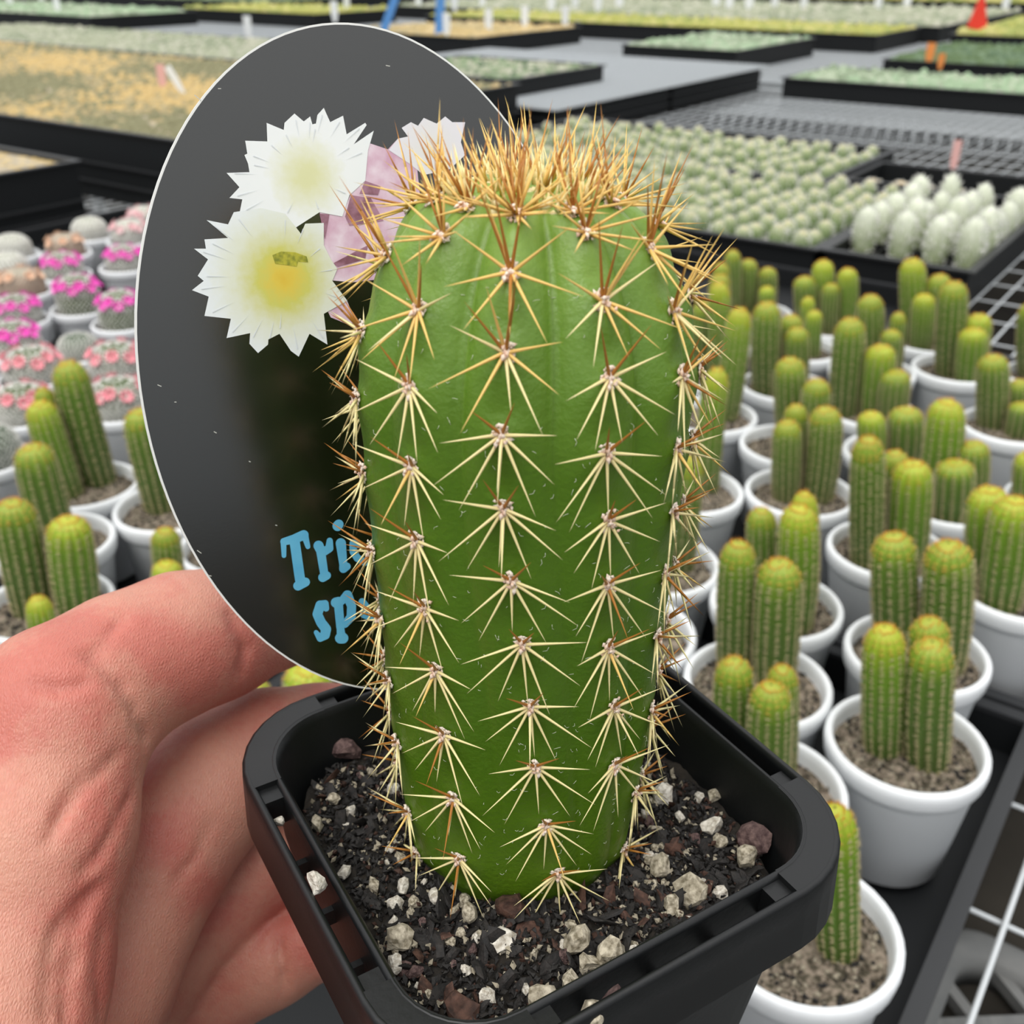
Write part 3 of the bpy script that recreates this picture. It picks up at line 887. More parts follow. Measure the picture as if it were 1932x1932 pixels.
PALM = [((-60, 2160, .140), (120, 2280, .195), .0150, .0125), ((-150, 2420, .165), (100, 2400, .190), .0190, .0150), ((-60, 2180, .150), (-300, 2650, .175), .0180, .0240),
        ((60, 2240, .185), (-300, 2650, .185), .0150, .0240), ((-300, 2650, .178), (-620, 3080, .190), .0255, .0265)]
allp = [hp(*q) for L in DIG.values() for q, r in L] + [hp(*q) for q, r in THUMB] + [hp(*q) for p in PALM for q in p[:2]]
lo = np.min(allp, 0) - .027; hi = np.max(allp, 0) + .02
hstep = .00085
dims = np.ceil((hi - lo) / hstep).astype(int)
gx, gy, gz = (np.arange(n_) * hstep + l_ for n_, l_ in zip(dims, lo))
Pt = np.stack(np.meshgrid(gx, gy, gz, indexing='ij'), -1).astype(np.float32)
def sub(pts, pad):
    a_ = np.clip(((np.min(pts, 0) - pad - lo) / hstep).astype(int), 0, dims - 1)
    b_ = np.clip(((np.max(pts, 0) + pad - lo) / hstep).astype(int) + 2, 1, dims)
    return tuple(slice(p, q) for p, q in zip(a_, b_))
def blend(D_, q0, q1, r_0, r_1, k):
    sl = sub([q0, q1], max(r_0, r_1) + .012)
    D_[sl] = smin(D_[sl], cone_sdf(Pt[sl], q0, q1, r_0, r_1).astype(np.float32), k)
def digit(L, k=.004):
    d = np.full(tuple(dims), .05, np.float32)
    for (q0, r_0), (q1, r_1) in zip(L, L[1:]):
        blend(d, hp(*q0), hp(*q1), r_0, r_1, k)
    return d
dd = {k: digit(L) for k, L in DIG.items()}
D = dd['index']
for k in ('middle', 'ring', 'little'): D = smin(D, dd[k], .0006)
pd = np.full(tuple(dims), .05, np.float32)
for q0, q1, ra, rb in PALM: blend(pd, hp(*q0), hp(*q1), ra, rb, .010)
D = smin(D, pd, .006)
D = smin(D, digit(THUMB), .006)
# flexion creases, pressed into the surface where the photograph shows them
def surf_point(u, v):
    for i in range(260):
        p = hp(u, v, .115 + i * .0004)
        ix = ((p - lo) / hstep).astype(int)
        if (ix < 0).any() or (ix >= dims).any(): continue
        if D[tuple(ix)] < 0: return p
    return None
CREASE = [([(281, 1395), (258, 1335), (222, 1280), (185, 1243), (150, 1225)], .0013, .0004), ([(252, 1497), (222, 1557), (194, 1608), (150, 1650)], .0006, .0004), ([(152, 1469), (115, 1530), (90, 1600)], .0005, .0003),
          ([(189, 1677), (152, 1710), (106, 1760), (92, 1825), (90, 1932)], .0010, .0006), ([(160, 1719), (135, 1779), (110, 1850)], .0007, .0004), ([(145, 1797), (125, 1871), (125, 1932)], .0007, .0005),
          ([(205, 1745), (190, 1825), (196, 1925)], .0008, .0006), ([(434, 1151), (462, 1225), (455, 1275)], .0009, .0007), ([(402, 1548), (369, 1617), (323, 1672)], .0003, .0002), ([(524, 1770), (538, 1866)], .0007, .0005),
          ([(240, 1150), (200, 1200), (170, 1250)], .0005, .0003), ([(60, 1290), (110, 1300), (170, 1290)], .0004, .0003), ([(230, 1420), (160, 1480), (100, 1560)], .0005, .0003)]
D0 = D.copy()
for L, ra, rb in CREASE:
    pts = []
    for (u0, v0), (u1, v1) in zip(L, L[1:]):
        for t in np.linspace(0, 1, 9)[:-1]: pts.append((u0 + (u1 - u0) * t, v0 + (v1 - v0) * t))
    pts.append(L[-1])
    pp = [surf_point(u, v) for u, v in pts]
    n_ = len(pp)
    for i in range(n_ - 1):
        if pp[i] is None or pp[i + 1] is None or np.linalg.norm(pp[i] - pp[i + 1]) > .006: continue
        r = (ra + (rb - ra) * i / n_) * .72
        sl = sub([pp[i], pp[i + 1]], .006)
        e = cone_sdf(Pt[sl], pp[i], pp[i + 1], r, r)
        D[sl] = -smin(-D[sl], e.astype(np.float32), .0012)
# keep the hand out of the pot and the label
Lp = Pt - np.array(POT_C, np.float32)
cyw, syw = math.cos(POT_YAW), math.sin(POT_YAW)
lx = Lp[..., 0] * cyw + Lp[..., 1] * syw; ly = -Lp[..., 0] * syw + Lp[..., 1] * cyw; lz = Lp[..., 2]
hw = np.where(lz > -.0115, HR + .0010, np.interp(np.clip(lz, -POT_H, 0), [-POT_H, -.014, 0], [.0256, HI + .0002, HI + .0008])) + .0003
rc = .012
qx = np.maximum(np.abs(lx) - hw + rc, 0); qy = np.maximum(np.abs(ly) - hw + rc, 0)
pdist = np.sqrt(qx * qx + qy * qy) - rc
pdist = np.maximum(pdist, np.maximum(lz - .0005, -POT_H - .0005 - lz))
D = np.maximum(D, -pdist)
tz = (Pt - np.array(TP0, np.float32)) @ np.array(tn, np.float32)
tx = (Pt - np.array(TP0, np.float32)) @ np.array(te1, np.float32); ty = (Pt - np.array(TP0, np.float32)) @ np.array(te2, np.float32)
in_oval = ((tx - ecx) / (ea + .002)) ** 2 + ((ty - ecy) / (eb + .002)) ** 2 < 1
D = np.where(in_oval & (tz > -.0007), np.maximum(D, tz + .0007), D)
HV, HF = surface_nets(D.astype(np.float32), lo, hstep)
for it in range(2):   # light relaxation of the net
    acc = np.zeros_like(HV); c_ = np.zeros(len(HV))
    for a_, b_ in ((0, 1), (1, 2), (2, 3), (3, 0)):
        np.add.at(acc, HF[:, a_], HV[HF[:, b_]]); np.add.at(c_, HF[:, a_], 1)
        np.add.at(acc, HF[:, b_], HV[HF[:, a_]]); np.add.at(c_, HF[:, b_], 1)
    HV = HV * .4 + acc / c_[:, None] * .6
def skin_material():
    m = mat('skin', (.60, .28, .20), .48, .42, sss=.35, sssr=(1.0, .32, .18), ssss=.004)
    n, l = m.node_tree.nodes, m.node_tree.links
    bs = n['Principled BSDF']
    tc = n.new('ShaderNodeTexCoord')
    no = n.new('ShaderNodeTexNoise'); no.inputs['Scale'].default_value = 55; no.inputs['Detail'].default_value = 3
    l.new(tc.outputs['Object'], no.inputs['Vector'])
    n2 = n.new('ShaderNodeTexNoise'); n2.inputs['Scale'].default_value = 900; n2.inputs['Detail'].default_value = 3
    l.new(tc.outputs['Object'], n2.inputs['Vector'])
    ad = n.new('ShaderNodeMath'); ad.operation = 'MULTIPLY_ADD'
    l.new(n2.outputs['Fac'], ad.inputs[0]); ad.inputs[1].default_value = .22; l.new(no.outputs['Fac'], ad.inputs[2])
    cr_ = n.new('ShaderNodeValToRGB')
    e = cr_.color_ramp.elements
    e[0].position = .42; e[0].color = (.57, .275, .198, 1)
    e[1].position = .74; e[1].color = (.51, .16, .122, 1)
    e.new(.57).color = (.55, .24, .175, 1)
    l.new(ad.outputs[0], cr_.inputs[0]); l.new(cr_.outputs[0], bs.inputs['Base Color'])
    # fine skin relief: stretched cells and ridges
    mp = n.new('ShaderNodeMapping'); mp.inputs['Rotation'].default_value = (.4, .6, .5); mp.inputs['Scale'].default_value = (2600, 900, 1500)
    l.new(tc.outputs['Object'], mp.inputs['Vector'])
    vo = n.new('ShaderNodeTexVoronoi'); vo.feature = 'DISTANCE_TO_EDGE'; vo.inputs['Scale'].default_value = 1.0
    l.new(mp.outputs[0], vo.inputs['Vector'])
    n3 = n.new('ShaderNodeTexNoise'); n3.inputs['Scale'].default_value = 240; n3.inputs['Detail'].default_value = 4
    l.new(tc.outputs['Object'], n3.inputs['Vector'])
    b1 = n.new('ShaderNodeBump'); b1.inputs['Strength'].default_value = .50; b1.inputs['Distance'].default_value = .0004
    l.new(vo.outputs['Distance'], b1.inputs['Height'])
    b2 = n.new('ShaderNodeBump'); b2.inputs['Strength'].default_value = .25; b2.inputs['Distance'].default_value = .0012
    l.new(n3.outputs['Fac'], b2.inputs['Height']); l.new(b1.outputs[0], b2.inputs['Normal'])
    l.new(b2.outputs[0], bs.inputs['Normal'])
    return m
hand = obj('person', mesh('hand', HV.tolist(), HF.tolist(), skin_material()))
tag(hand, 'bare left hand with fingers curled around the black square pot', 'person')

# ==================================================================== WHITE POTS WITH COLUMN CACTI
RIM_H = .275                       # rim plane below the camera
WP_R, WP_H = .0315, .058
def white_pot_mesh():
    R0 = WP_R
    prof_ = [(.0, .0), (.0215, .0), (.0232, .0015), (.0285, .0465), (.0295, .0480), (.0303, .0485), (.0309, .0500), (.0315, .0545), (.0313, .0568), (.0304, .0580), (.0290, .0580), (.0282, .0570), (.0278, .0540), (.0270, .049), (.026, .045), (.0, .045)]
    v, f = lathe(prof_, 40)
    return mesh('white_pot', v, f, M['white_plastic'])
POTM = white_pot_mesh()
def pot_soil_mesh(seed):
    r_ = rng_(seed); mb = MB()
    v, f = [], []
    nr, na = 9, 30
    for j in range(nr + 1):
        for i in range(na):
            rr = .0276 * j / nr; t = 2 * math.pi * i / na
            v.append((rr * math.cos(t), rr * math.sin(t), .0505 + r_.uniform(-.0006, .0006) + .001 * (1 - j / nr)))
    for j in range(nr):
        for i in range(na):
            k = (i + 1) % na
            f.append((j * na + i, j * na + k, (j + 1) * na + k, (j + 1) * na + i) if j else (i, (j + 1) * na + k, (j + 1) * na + i))
    mb.add(v, f)
    for i in range(620):
        rr = .0266 * math.sqrt(r_.random()); t = r_.uniform(0, 6.283); s = r_.uniform(.0005, .0014)
        c0 = Vector((rr * math.cos(t), rr * math.sin(t), .0512))
        q = Quaternion((r_.gauss(0, 1), r_.gauss(0, 1), r_.gauss(0, 1), r_.gauss(0, 1))).normalized()
        oc = [q @ Vector(p) * s + c0 for p in ((1.2, 0, 0), (-1.2, 0, 0), (0, .9, 0), (0, -.9, 0), (0, 0, .7), (0, 0, -.7))]
        mb.add(oc, [(0, 2, 4), (2, 1, 4), (1, 3, 4), (3, 0, 4), (2, 0, 5), (1, 2, 5), (3, 1, 5), (0, 3, 5)], r_.choice((0, 0, 1, 2)))
    return mb.mesh('pot_soil', [M['pot_soil'], M['pumice'], M['bark']])
M['pot_soil'].node_tree.nodes['Principled BSDF'].inputs['Roughness'].default_value = .95
SOILS = [pot_soil_mesh(i) for i in range(3)]
# a stem: unit 16 mm wide, 60 mm tall
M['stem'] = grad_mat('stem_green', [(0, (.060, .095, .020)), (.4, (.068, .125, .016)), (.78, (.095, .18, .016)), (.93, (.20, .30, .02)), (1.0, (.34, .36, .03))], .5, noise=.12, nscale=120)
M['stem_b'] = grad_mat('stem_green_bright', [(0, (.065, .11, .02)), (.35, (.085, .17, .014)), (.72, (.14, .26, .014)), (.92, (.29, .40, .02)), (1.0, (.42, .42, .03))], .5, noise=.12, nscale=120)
M['stem_sp'] = mat('stem_spine', (.56, .47, .27), .7, .2)
M['stem_sp2'] = mat('stem_spine_gold', (.60, .38, .08), .6, .2)
M['stem_sp3'] = mat('stem_spine_orange', (.62, .27, .035), .6, .2)
def stem_mesh(seed, m, ribs=14):
    r_ = rng_(seed)
    Rr, Hh = .008, .060
    pr = [(0, .86), (.05, .92), (.3, 1.0), (.6, 1.0), (.80, .97), (.875, .90), (.925, .78), (.962, .60), (.987, .36), (1.0, .06)]
    seg = ribs * 6
    v, f = [], []
    bend = r_.uniform(-.0012, .0012); bend2 = r_.uniform(-.0012, .0012)
    def pt(hz, rr, ph):
        c = abs(math.cos(ribs * ph / 2))
        q = Rr * rr * (1 - .15 * (1 - c ** .8))
        return Vector((q * math.cos(ph) + bend * math.sin(hz * 3), q * math.sin(ph) + bend2 * math.sin(hz * 2.5), hz * Hh))
    for hz, rr in pr:
        for i in range(seg):
            v.append(pt(hz, rr, 2 * math.pi * i / seg))
    for j in range(len(pr) - 1):
        for i in range(seg):
            k = (i + 1) % seg
            f.append((j * seg + i, j * seg + k, (j + 1) * seg + k, (j + 1) * seg + i))
    me = mesh('stem', v, f, m)
    sb = MB()
    hz_, rr_ = [p[0] for p in pr], [p[1] for p in pr]
    for k in range(ribs):
        ph = 2 * math.pi * k / ribs
        nA = 27
        for j in range(nA):
            hz = (j + r_.uniform(.25, .75)) / nA
            p = pt(hz, float(np.interp(hz, hz_, rr_)), ph)
            rad = Vector((math.cos(ph), math.sin(ph), 0)); sd_ = Vector((-rad.y, rad.x, 0))
            topness = max(0, (hz - .86) / .14)
            rad = (rad * (1 - topness * .8) + Vector((0, 0, 1)) * topness).normalized()
            mi = 2 if hz > .955 else (1 if hz > .87 else 0)
            for q in range(6 if hz < .9 else 5):
                an = q / 6 * 6.283 + r_.uniform(-.4, .4)
                d = rad * r_.uniform(.35, .8) + sd_ * math.cos(an) + Vector((0, 0, 1)) * math.sin(an)
                ln = r_.uniform(.0011, .0021) * (1.1 if topness > 0 else 1)
                sb.cone(p - rad * .0001, p + d.normalized() * ln, .00019, 3, mi)
    return me, sb.mesh('stem_spines', [M['stem_sp'], M['stem_sp2'], M['stem_sp3']])
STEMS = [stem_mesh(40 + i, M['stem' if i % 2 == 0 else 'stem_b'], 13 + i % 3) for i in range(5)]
# pots: rim centre pixel, stems as (top u, top v, width px)
PX = {
 'P1': ((1706, 1395), [(1664, 1168, 76, 1662, 1410), (1750, 1198, 84, 1737, 1431), (1752, 1156, 76, 1752, 1385)]),
 'P2': ((1727, 1200), [(1685, 973, 80, 1690, 1200), (1769, 985, 106, 1760, 1225)]),
 'P3': ((1905, 1130), [(1900, 955, 95, 1870, 1165), (1850, 930, 78, 1850, 1120)]),
 'P4': ((1424, 1290), [(1388, 1019, 68, 1380, 1270), (1466, 1056, 84, 1455, 1290)]),
 'P5': ((1455, 1470), [(1405, 1227, 73, 1405, 1455), (1474, 1273, 78, 1465, 1500), (1494, 1240, 60, 1490, 1450)]),
 'P6': ((1537, 1700), [(1601, 1465, 80, 1603, 1742), (1535, 1488, 70, 1515, 1690)]),
 'P7': ((1240, 1190), [(1230, 950, 75, 1235, 1200)]),
 'P8': ((1435, 925), [(1410, 786, 53, 1409, 938), (1479, 761, 61, 1469, 938), (1428, 754, 45, 1430, 915)]),
 'P9': ((1500, 835), [(1552, 708, 53, 1540, 862), (1500, 666, 58, 1505, 835)]),
 'P10': ((1505, 1130), [(1549, 941, 72, 1540, 1175), (1560, 913, 50, 1560, 1130), (1476, 945, 56, 1476, 1130)]),
 'P11': ((1665, 1060), [(1624, 839, 62, 1622, 1090), (1711, 888, 76, 1700, 1085), (1691, 864, 56, 1690, 1050)]),
 'P12': ((1815, 930), [(1811, 737, 92, 1785, 930), (1827, 853, 74, 1820, 970), (1866, 814, 60, 1860, 940)]),
 'P13': ((1680, 862), [(1632, 779, 53, 1635, 890), (1695, 772, 72, 1690, 890), (1735, 812, 40, 1730, 875)]),
 'P14': ((1795, 695), [(1794, 526, 63, 1783, 708), (1838, 571, 53, 1830, 690), (1835, 606, 53, 1825, 715)]),
 'P15': ((1750, 640), [(1711, 477, 53, 1720, 640), (1764, 502, 46, 1765, 640), (1744, 549, 42, 1737, 660)]),
 'P16': ((1655, 690), [(1652, 541, 49, 1655, 690), (1688, 560, 30, 1678, 680), (1696, 602, 39, 1684, 700)]),
 'P17': ((1640, 770), [(1607, 595, 57, 1592, 779), (1642, 643, 70, 1630, 785), (1684, 684, 56, 1672, 790), (1736, 715, 39, 1700, 780)]),
 'P18': ((1480, 725), [(1450, 564, 53, 1446, 740), (1499, 581, 46, 1500, 720), (1502, 609, 46, 1500, 740)]),
 'P19': ((1515, 660), [(1536, 556, 28, 1536, 660), (1545, 585, 32, 1540, 675)]),
 'P20': ((1560, 612), [(1552, 475, 41, 1558, 605), (1590, 490, 39, 1588, 612), (1590, 525, 33, 1583, 622), (1506, 509, 42, 1520, 612)]),
 'P22': ((1427, 588), [(1461, 497, 35, 1460, 590), (1450, 532, 31, 1448, 600), (1421, 476, 35, 1420, 580), (1393, 454, 32, 1395, 580)]),
 'P24': ((1375, 640), [(1385, 483, 34, 1384, 630), (1381, 511, 41, 1378, 650)]),
 'P25': ((1342, 797), [(1400, 588, 49, 1372, 805)]),
 'P26': ((1945, 705), [(1915, 558, 55, 1915, 705)]),
 'P27': ((1905, 800), [(1875, 662, 56, 1872, 803), (1915, 708, 45, 1912, 800), (1915, 750, 50, 1905, 815)]),
 'P28': ((1990, 950), [(1915, 850, 80, 1930, 965), (1985, 840, 70, 1985, 960)]),
 'P29': ((1268, 855), [(1290, 700, 50, 1290, 855)]),
 'P30': ((1245, 1070), [(1308, 862, 50, 1290, 1080)]),
 'P31': ((1263, 962), [(1320, 720, 50, 1300, 960)]),
 'P32': ((1310, 700), [(1335, 560, 45, 1330, 700), (1345, 505, 40, 1345, 690)]),
 'L1': ((190, 925), [(165, 680, 82, 225, 915), (92, 728, 42, 150, 915), (115, 751, 60, 172, 935)]),
 'L3': ((268, 985), [(203, 793, 75, 255, 990), (258, 756, 42, 290, 975)]),
 'L4': ((160, 1020), [(122, 835, 84, 168, 1025)]),
 'L5': ((125, 1138), [(58, 937, 78, 100, 1150), (168, 970, 96, 185, 1150)]),
 'L6': ((300, 1165), [(268, 1005, 55, 288, 1155), (268, 1068, 58, 285, 1185)]),
 'L7': ((180, 1295), [(137, 1133, 50, 165, 1295)]),
 'L8': ((5, 1290), [(8, 1100, 70, 30, 1310)]),
 'L9': ((375, 1040), [(282, 800, 55, 348, 1060)]),
 'L10': ((560, 1390), [(575, 1250, 90, 580, 1400), (480, 1282, 60, 490, 1400)]),
}
items = []
for k, (c, st) in PX.items():
    P = on_plane(c[0], c[1], RIM_H)
    items.append([k, P.x, P.y, WP_R])
MX = [((40, 482), 'white'), ((172, 448), 'white'), ((112, 480), 'peach'), ((247, 455), 'palepink'), ((275, 425), 'palepink'), ((20, 520), 'white'), ((44, 553), 'peach'), ((121, 520), 'magenta'), ((238, 505), 'magenta'),
      ((147, 585), 'magenta_tall'), ((232, 612), 'magenta_tall'), ((42, 605), 'magenta'), ((45, 665), 'magenta'), ((65, 715), 'pink'), ((224, 705), 'pink'), ((135, 668), 'bare'), ((47, 785), 'pink'), ((228, 775), 'pink'), ((14, 885), 'dark'),
      ((330, 560), 'white'), ((330, 480), 'magenta')]
MS = .84                            # mammillaria pots are a little smaller
for i, (c, t) in enumerate(MX):
    P = on_plane(c[0], c[1], .333 - WP_H * MS + .002)
    items.append(['M%d' % i, P.x, P.y, WP_R * MS])
BOXES = [(.06, .445, -.318, -.020), (.456, .95, -.43, -.010), (.05, .42, -.572, -.328), (.08, .98, -1.27, -.582)]
for q in items:
    a_, b_ = AB(Vector((q[1], q[2], 0)))
    q.append(min(BOXES, key=lambda B: max(B[0] - a_, a_ - B[1], 0) + max(B[2] - b_, b_ - B[3], 0)))
for it in range(80):                # nudge apart pots that would overlap
    for i in range(len(items)):
        for j in range(i):
            A_, B_ = items[i], items[j]
            dx, dy = A_[1] - B_[1], A_[2] - B_[2]
            d = math.hypot(dx, dy); need = A_[3] + B_[3] + .0006
            if 1e-6 < d < need:
                q = (need - d) / d / 2 * .5
                A_[1] += dx * q; A_[2] += dy * q; B_[1] -= dx * q; B_[2] -= dy * q
    for q in items:
        a_, b_ = AB(Vector((q[1], q[2], 0)))
        box = q[4]
        m_ = q[3] + .0042
        a2, b2 = min(max(a_, box[0] + m_), box[1] - m_), min(max(b_, box[2] + m_), box[3] - m_)
        if (a2, b2) != (a_, b_):
            p_ = W(a2, b2); q[1], q[2] = p_.x, p_.y
POS = {it[0]: it for it in items}
def hidden_px(P, h):
    ok = True
    for dz in (0, h):
        for dx in (-.034, .034):
            u, v = project(P + Vector((dx, 0, dz)))
            tagin = ((u - 640) / 360) ** 2 + ((v - 650) / 580) ** 2 < 1 and u < 760
            body = 720 < u < 1215 and 420 < v < 1640
            hnd = (u < 250 and v > 1420) or (u < 420 and v > 1520)
            pot_ = 560 < u < 1400 and 1420 < v < 1900
            off = u < -60 or u > 1990 or v > 2000
            ok = ok and (tagin or body or hnd or pot_ or off)
    return ok
EXTRA = []
for B in BOXES:
    na_, nb_ = int((B[1] - B[0]) / .068), int((B[3] - B[2]) / .068)
    for i in range(na_):
        for j in range(nb_):
            p_ = W(B[0] + .038 + i * .068, B[2] + .038 + j * .068)
            if B is BOXES[3] and j < nb_ - 5: continue
            if any(math.hypot(p_.x - q[1], p_.y - q[2]) < q[3] + WP_R + .001 for q in items): continue
            cu, cv = project(Vector((p_.x, p_.y, CAM.z - RIM_H)))
            if 250 < cu < 900 and cv > 1700: continue
            if hidden_px(Vector((p_.x, p_.y, CAM.z - RIM_H)), .075 if B is not BOXES[3] else .03): EXTRA.append((p_.x, p_.y, B is BOXES[3]))
words = {1: 'a single', 2: 'two', 3: 'three', 4: 'four'}
R = rng_(77)
ZB = CAM.z - .333                   # where the pots stand
for k, (c, st) in PX.items():
    x, y = POS[k][1], POS[k][2]
    P0 = on_plane(c[0], c[1], RIM_H)
    left = k[0] == 'L'
    where = ' beside the round cacti' if left else ' in the main block'
    n_ = len(st)
    hpx = [s_[4] - s_[1] for s_ in st]
    zc_ = (P0 - CAM).y * cp - (P0 - CAM).z * sp
    hcm = [h_ * zc_ / F_PX / math.cos(PITCH) * 100 for h_ in hpx]
    size = 'tall' if max(hcm) > 6.6 else ('short' if max(hcm) < 5.2 else 'mid-height')
    even = '' if n_ == 1 else (' of uneven height' if min(hcm) < .78 * max(hcm) else ' of even height')
    lbl = 'white pot with %s %s columnar %s%s%s' % (words[n_], size, 'cactus' if n_ == 1 else 'cacti', even, where)
    root = thing('potted_cactus', lbl, 'potted cactus', (x, y, ZB), R.uniform(0, 6.28), 'white pots of columnar cacti')
    obj('pot', POTM, root)
    obj('soil', SOILS[R.randrange(3)], root)
    rz = root.rotation_euler[2]
    zs = .0510
    Hs = RIM_H + (WP_H - zs)
    used = []
    for tu, tv, wpx, bu, bv in st:
        B = on_plane(bu, bv, Hs)
        dx, dy = B.x - P0.x, B.y - P0.y
        l_ = math.hypot(dx, dy); zc = (B - CAM).y * cp - (B - CAM).z * sp
        rad = min(max(wpx * zc / F_PX / 2, .0045), .0105)
        if l_ > .0265 - rad: dx *= (.0265 - rad) / l_; dy *= (.0265 - rad) / l_
        for _ in range(20):
            for (ux, uy, ur) in used:
                e = math.hypot(dx - ux, dy - uy)
                if e < (ur + rad) * .98:
                    e = max(e, 1e-5); g = ((ur + rad) - e) / e
                    dx += (dx - ux) * g * .6; dy += (dy - uy) * g * .6
            l_ = math.hypot(dx, dy)
            if l_ > .0268 - rad: dx *= (.0268 - rad) / l_; dy *= (.0268 - rad) / l_
        used.append((dx, dy, rad))
        # the top ray meets the upright plane through the foot
        bx, by = x + dx, y + dy
        off = Vector((bx - B.x, by - B.y, 0))
        r = ray(tu, tv)
        t = B.y / r.y
        T = CAM + r * t
        hgt = min(max(T.z - (CAM.z - Hs), .018), .105)
        lean = min(max((T.x - B.x) / hgt, -.22), .22)
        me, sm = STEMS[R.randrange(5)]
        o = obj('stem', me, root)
        c_, s_ = math.cos(-rz), math.sin(-rz)
        o.location = (dx * c_ - dy * s_, dx * s_ + dy * c_, zs - .002)
        Rm = Matrix.Rotation(-rz, 3, 'Z') @ Vector((0, 1, 0))
        o.rotation_mode = 'QUATERNION'
        o.rotation_quaternion = Quaternion(Rm, math.atan(lean)) @ Quaternion((0, 0, 1), R.uniform(0, 6.28))
        o.scale = (rad / .008, rad / .008, hgt / .060)
        q = obj('spines', sm, o); tag(q, kind='stuff')

for x, y, rnd in EXTRA:
    if rnd: continue
    root = thing('potted_cactus', 'white pot of columnar cacti hidden behind the held plant or hand', 'potted cactus', (x, y, ZB), R.uniform(0, 6.28), 'white pots hidden behind the held plant')
    obj('pot', POTM, root); obj('soil', SOILS[R.randrange(3)], root)
    for q in range(2):
        me, sm = STEMS[R.randrange(5)]
        o = obj('stem', me, root); o.location = ((q - .5) * .021, R.uniform(-.006, .006), .049)
        o.scale = (1, 1, R.uniform(.75, 1.05)); o.rotation_euler = (0, 0, R.uniform(0, 6))
        tag(obj('spines', sm, o), kind='stuff')

# ==================================================================== ROUND FLOWERING CACTI
M['mam_green'] = mat('mam_green', (.05, .085, .02), .6, .3, var=.2, vscale=200, col2=(.09, .13, .04))
M['mam_dark'] = mat('mam_dark', (.03, .06, .025), .6, .3, var=.2, vscale=200, col2=(.06, .10, .05))
M['mam_sp'] = mat('mam_spine', (.88, .87, .82), .7, .2)
M['mam_pale'] = mat('mam_pale', (.34, .36, .27), .7, .2, var=.2, vscale=300, col2=(.52, .52, .44))
M['mam_sp2'] = mat('mam_spine_peach', (.66, .50, .40), .7, .2)
FL = {'magenta': mat('petal_magenta', (.80, .075, .48), .6, .3), 'pink': mat('petal_pink', (.80, .28, .33), .6, .3), 'palepink': mat('petal_pale', (.80, .48, .50), .6, .3), 'peach': mat('petal_peach', (.78, .50, .34), .6, .3)}
def mam_mesh(tall, gm, dens, spn, seed):
    r_ = rng_(seed)
    pr = [(.0, .8), (.15, .95), (.45, 1.0), (.68, .93), (.84, .74), (.94, .47), (1.0, .02)]
    H_ = .034 if tall else .026
    v, f = lathe([(.0175 * r, z * H_) for z, r in pr], 28)
    body = mesh('globe', v, f, gm)
    sb = MB()
    hz_, rr_ = [p[0] for p in pr], [p[1] for p in pr]
    for j in range(16):
        hz = (j + .5) / 16
        rr = float(np.interp(hz, hz_, rr_)) * .0175
        nA = max(4, int(30 * rr / .0175))
        for k in range(nA):
            ph = 2 * math.pi * (k + .5 * (j % 2)) / nA
            tp = max(0, (hz - .55) / .45)
            nrm = Vector((math.cos(ph) * (1 - tp * .85), math.sin(ph) * (1 - tp * .85), .1 + tp)).normalized()
            p = Vector((rr * math.cos(ph), rr * math.sin(ph), hz * H_))
            sd_ = nrm.orthogonal().normalized(); up = nrm.cross(sd_)
            d_n = int(dens * (1.0 if (hz > .55 or not tall) else .45))
            for q in range(d_n):
                an = q / d_n * 6.283 + r_.uniform(-.3, .3)
                d = (nrm * r_.uniform(.25, .7) + sd_ * math.cos(an) + up * math.sin(an)).normalized()
                sb.cone(p + nrm * .0006, p + nrm * .0008 + d * r_.uniform(.0018, .0032), .00036, 3)
    return body, sb.mesh('globe_spines', spn), H_
def flower_mesh(m):
    mb = MB()
    for i in range(9):
        t = 2 * math.pi * i / 9; t1, t2 = t - .3, t + .3
        mb.add([(0, 0, 0), (.0028 * math.cos(t1), .0028 * math.sin(t1), .0032), (.0046 * math.cos(t), .0046 * math.sin(t), .0036), (.0028 * math.cos(t2), .0028 * math.sin(t2), .0032)], [(0, 1, 2, 3)])
    return mb.mesh('flower', m, False)
FLM = {k: flower_mesh(m) for k, m in FL.items()}
MAM = {'white': mam_mesh(False, M['mam_pale'], 14, M['mam_sp'], 1), 'peach': mam_mesh(False, M['mam_pale'], 12, M['mam_sp2'], 2), 'magenta_tall': mam_mesh(True, M['mam_green'], 10, M['mam_sp'], 3),
       'magenta': mam_mesh(False, M['mam_green'], 10, M['mam_sp'], 4), 'pink': mam_mesh(False, M['mam_green'], 10, M['mam_sp'], 5), 'palepink': mam_mesh(False, M['mam_pale'], 13, M['mam_sp'], 6), 'bare': mam_mesh(False, M['mam_dark'], 6, M['mam_sp'], 7),
       'dark': mam_mesh(False, M['mam_dark'], 4, M['mam_sp'], 8)}
DESC = {'white': 'round cactus covered in dense white spines, no flowers', 'peach': 'round cactus with peach coloured flowers', 'magenta_tall': 'tall round cactus crowned with a ring of magenta flowers', 'magenta': 'round cactus ringed with magenta flowers',
        'pink': 'round cactus with salmon pink flowers', 'palepink': 'white spined round cactus with pale pink blush flowers', 'bare': 'low green round cactus without flowers', 'dark': 'dark green round cactus with sparse spines'}
MLIST = [(POS['M%d' % i][1], POS['M%d' % i][2], t, False) for i, (c, t) in enumerate(MX)] + [(x, y, ('white', 'magenta', 'pink', 'palepink')[i % 4], True) for i, (x, y, rnd) in enumerate(EXTRA) if rnd]
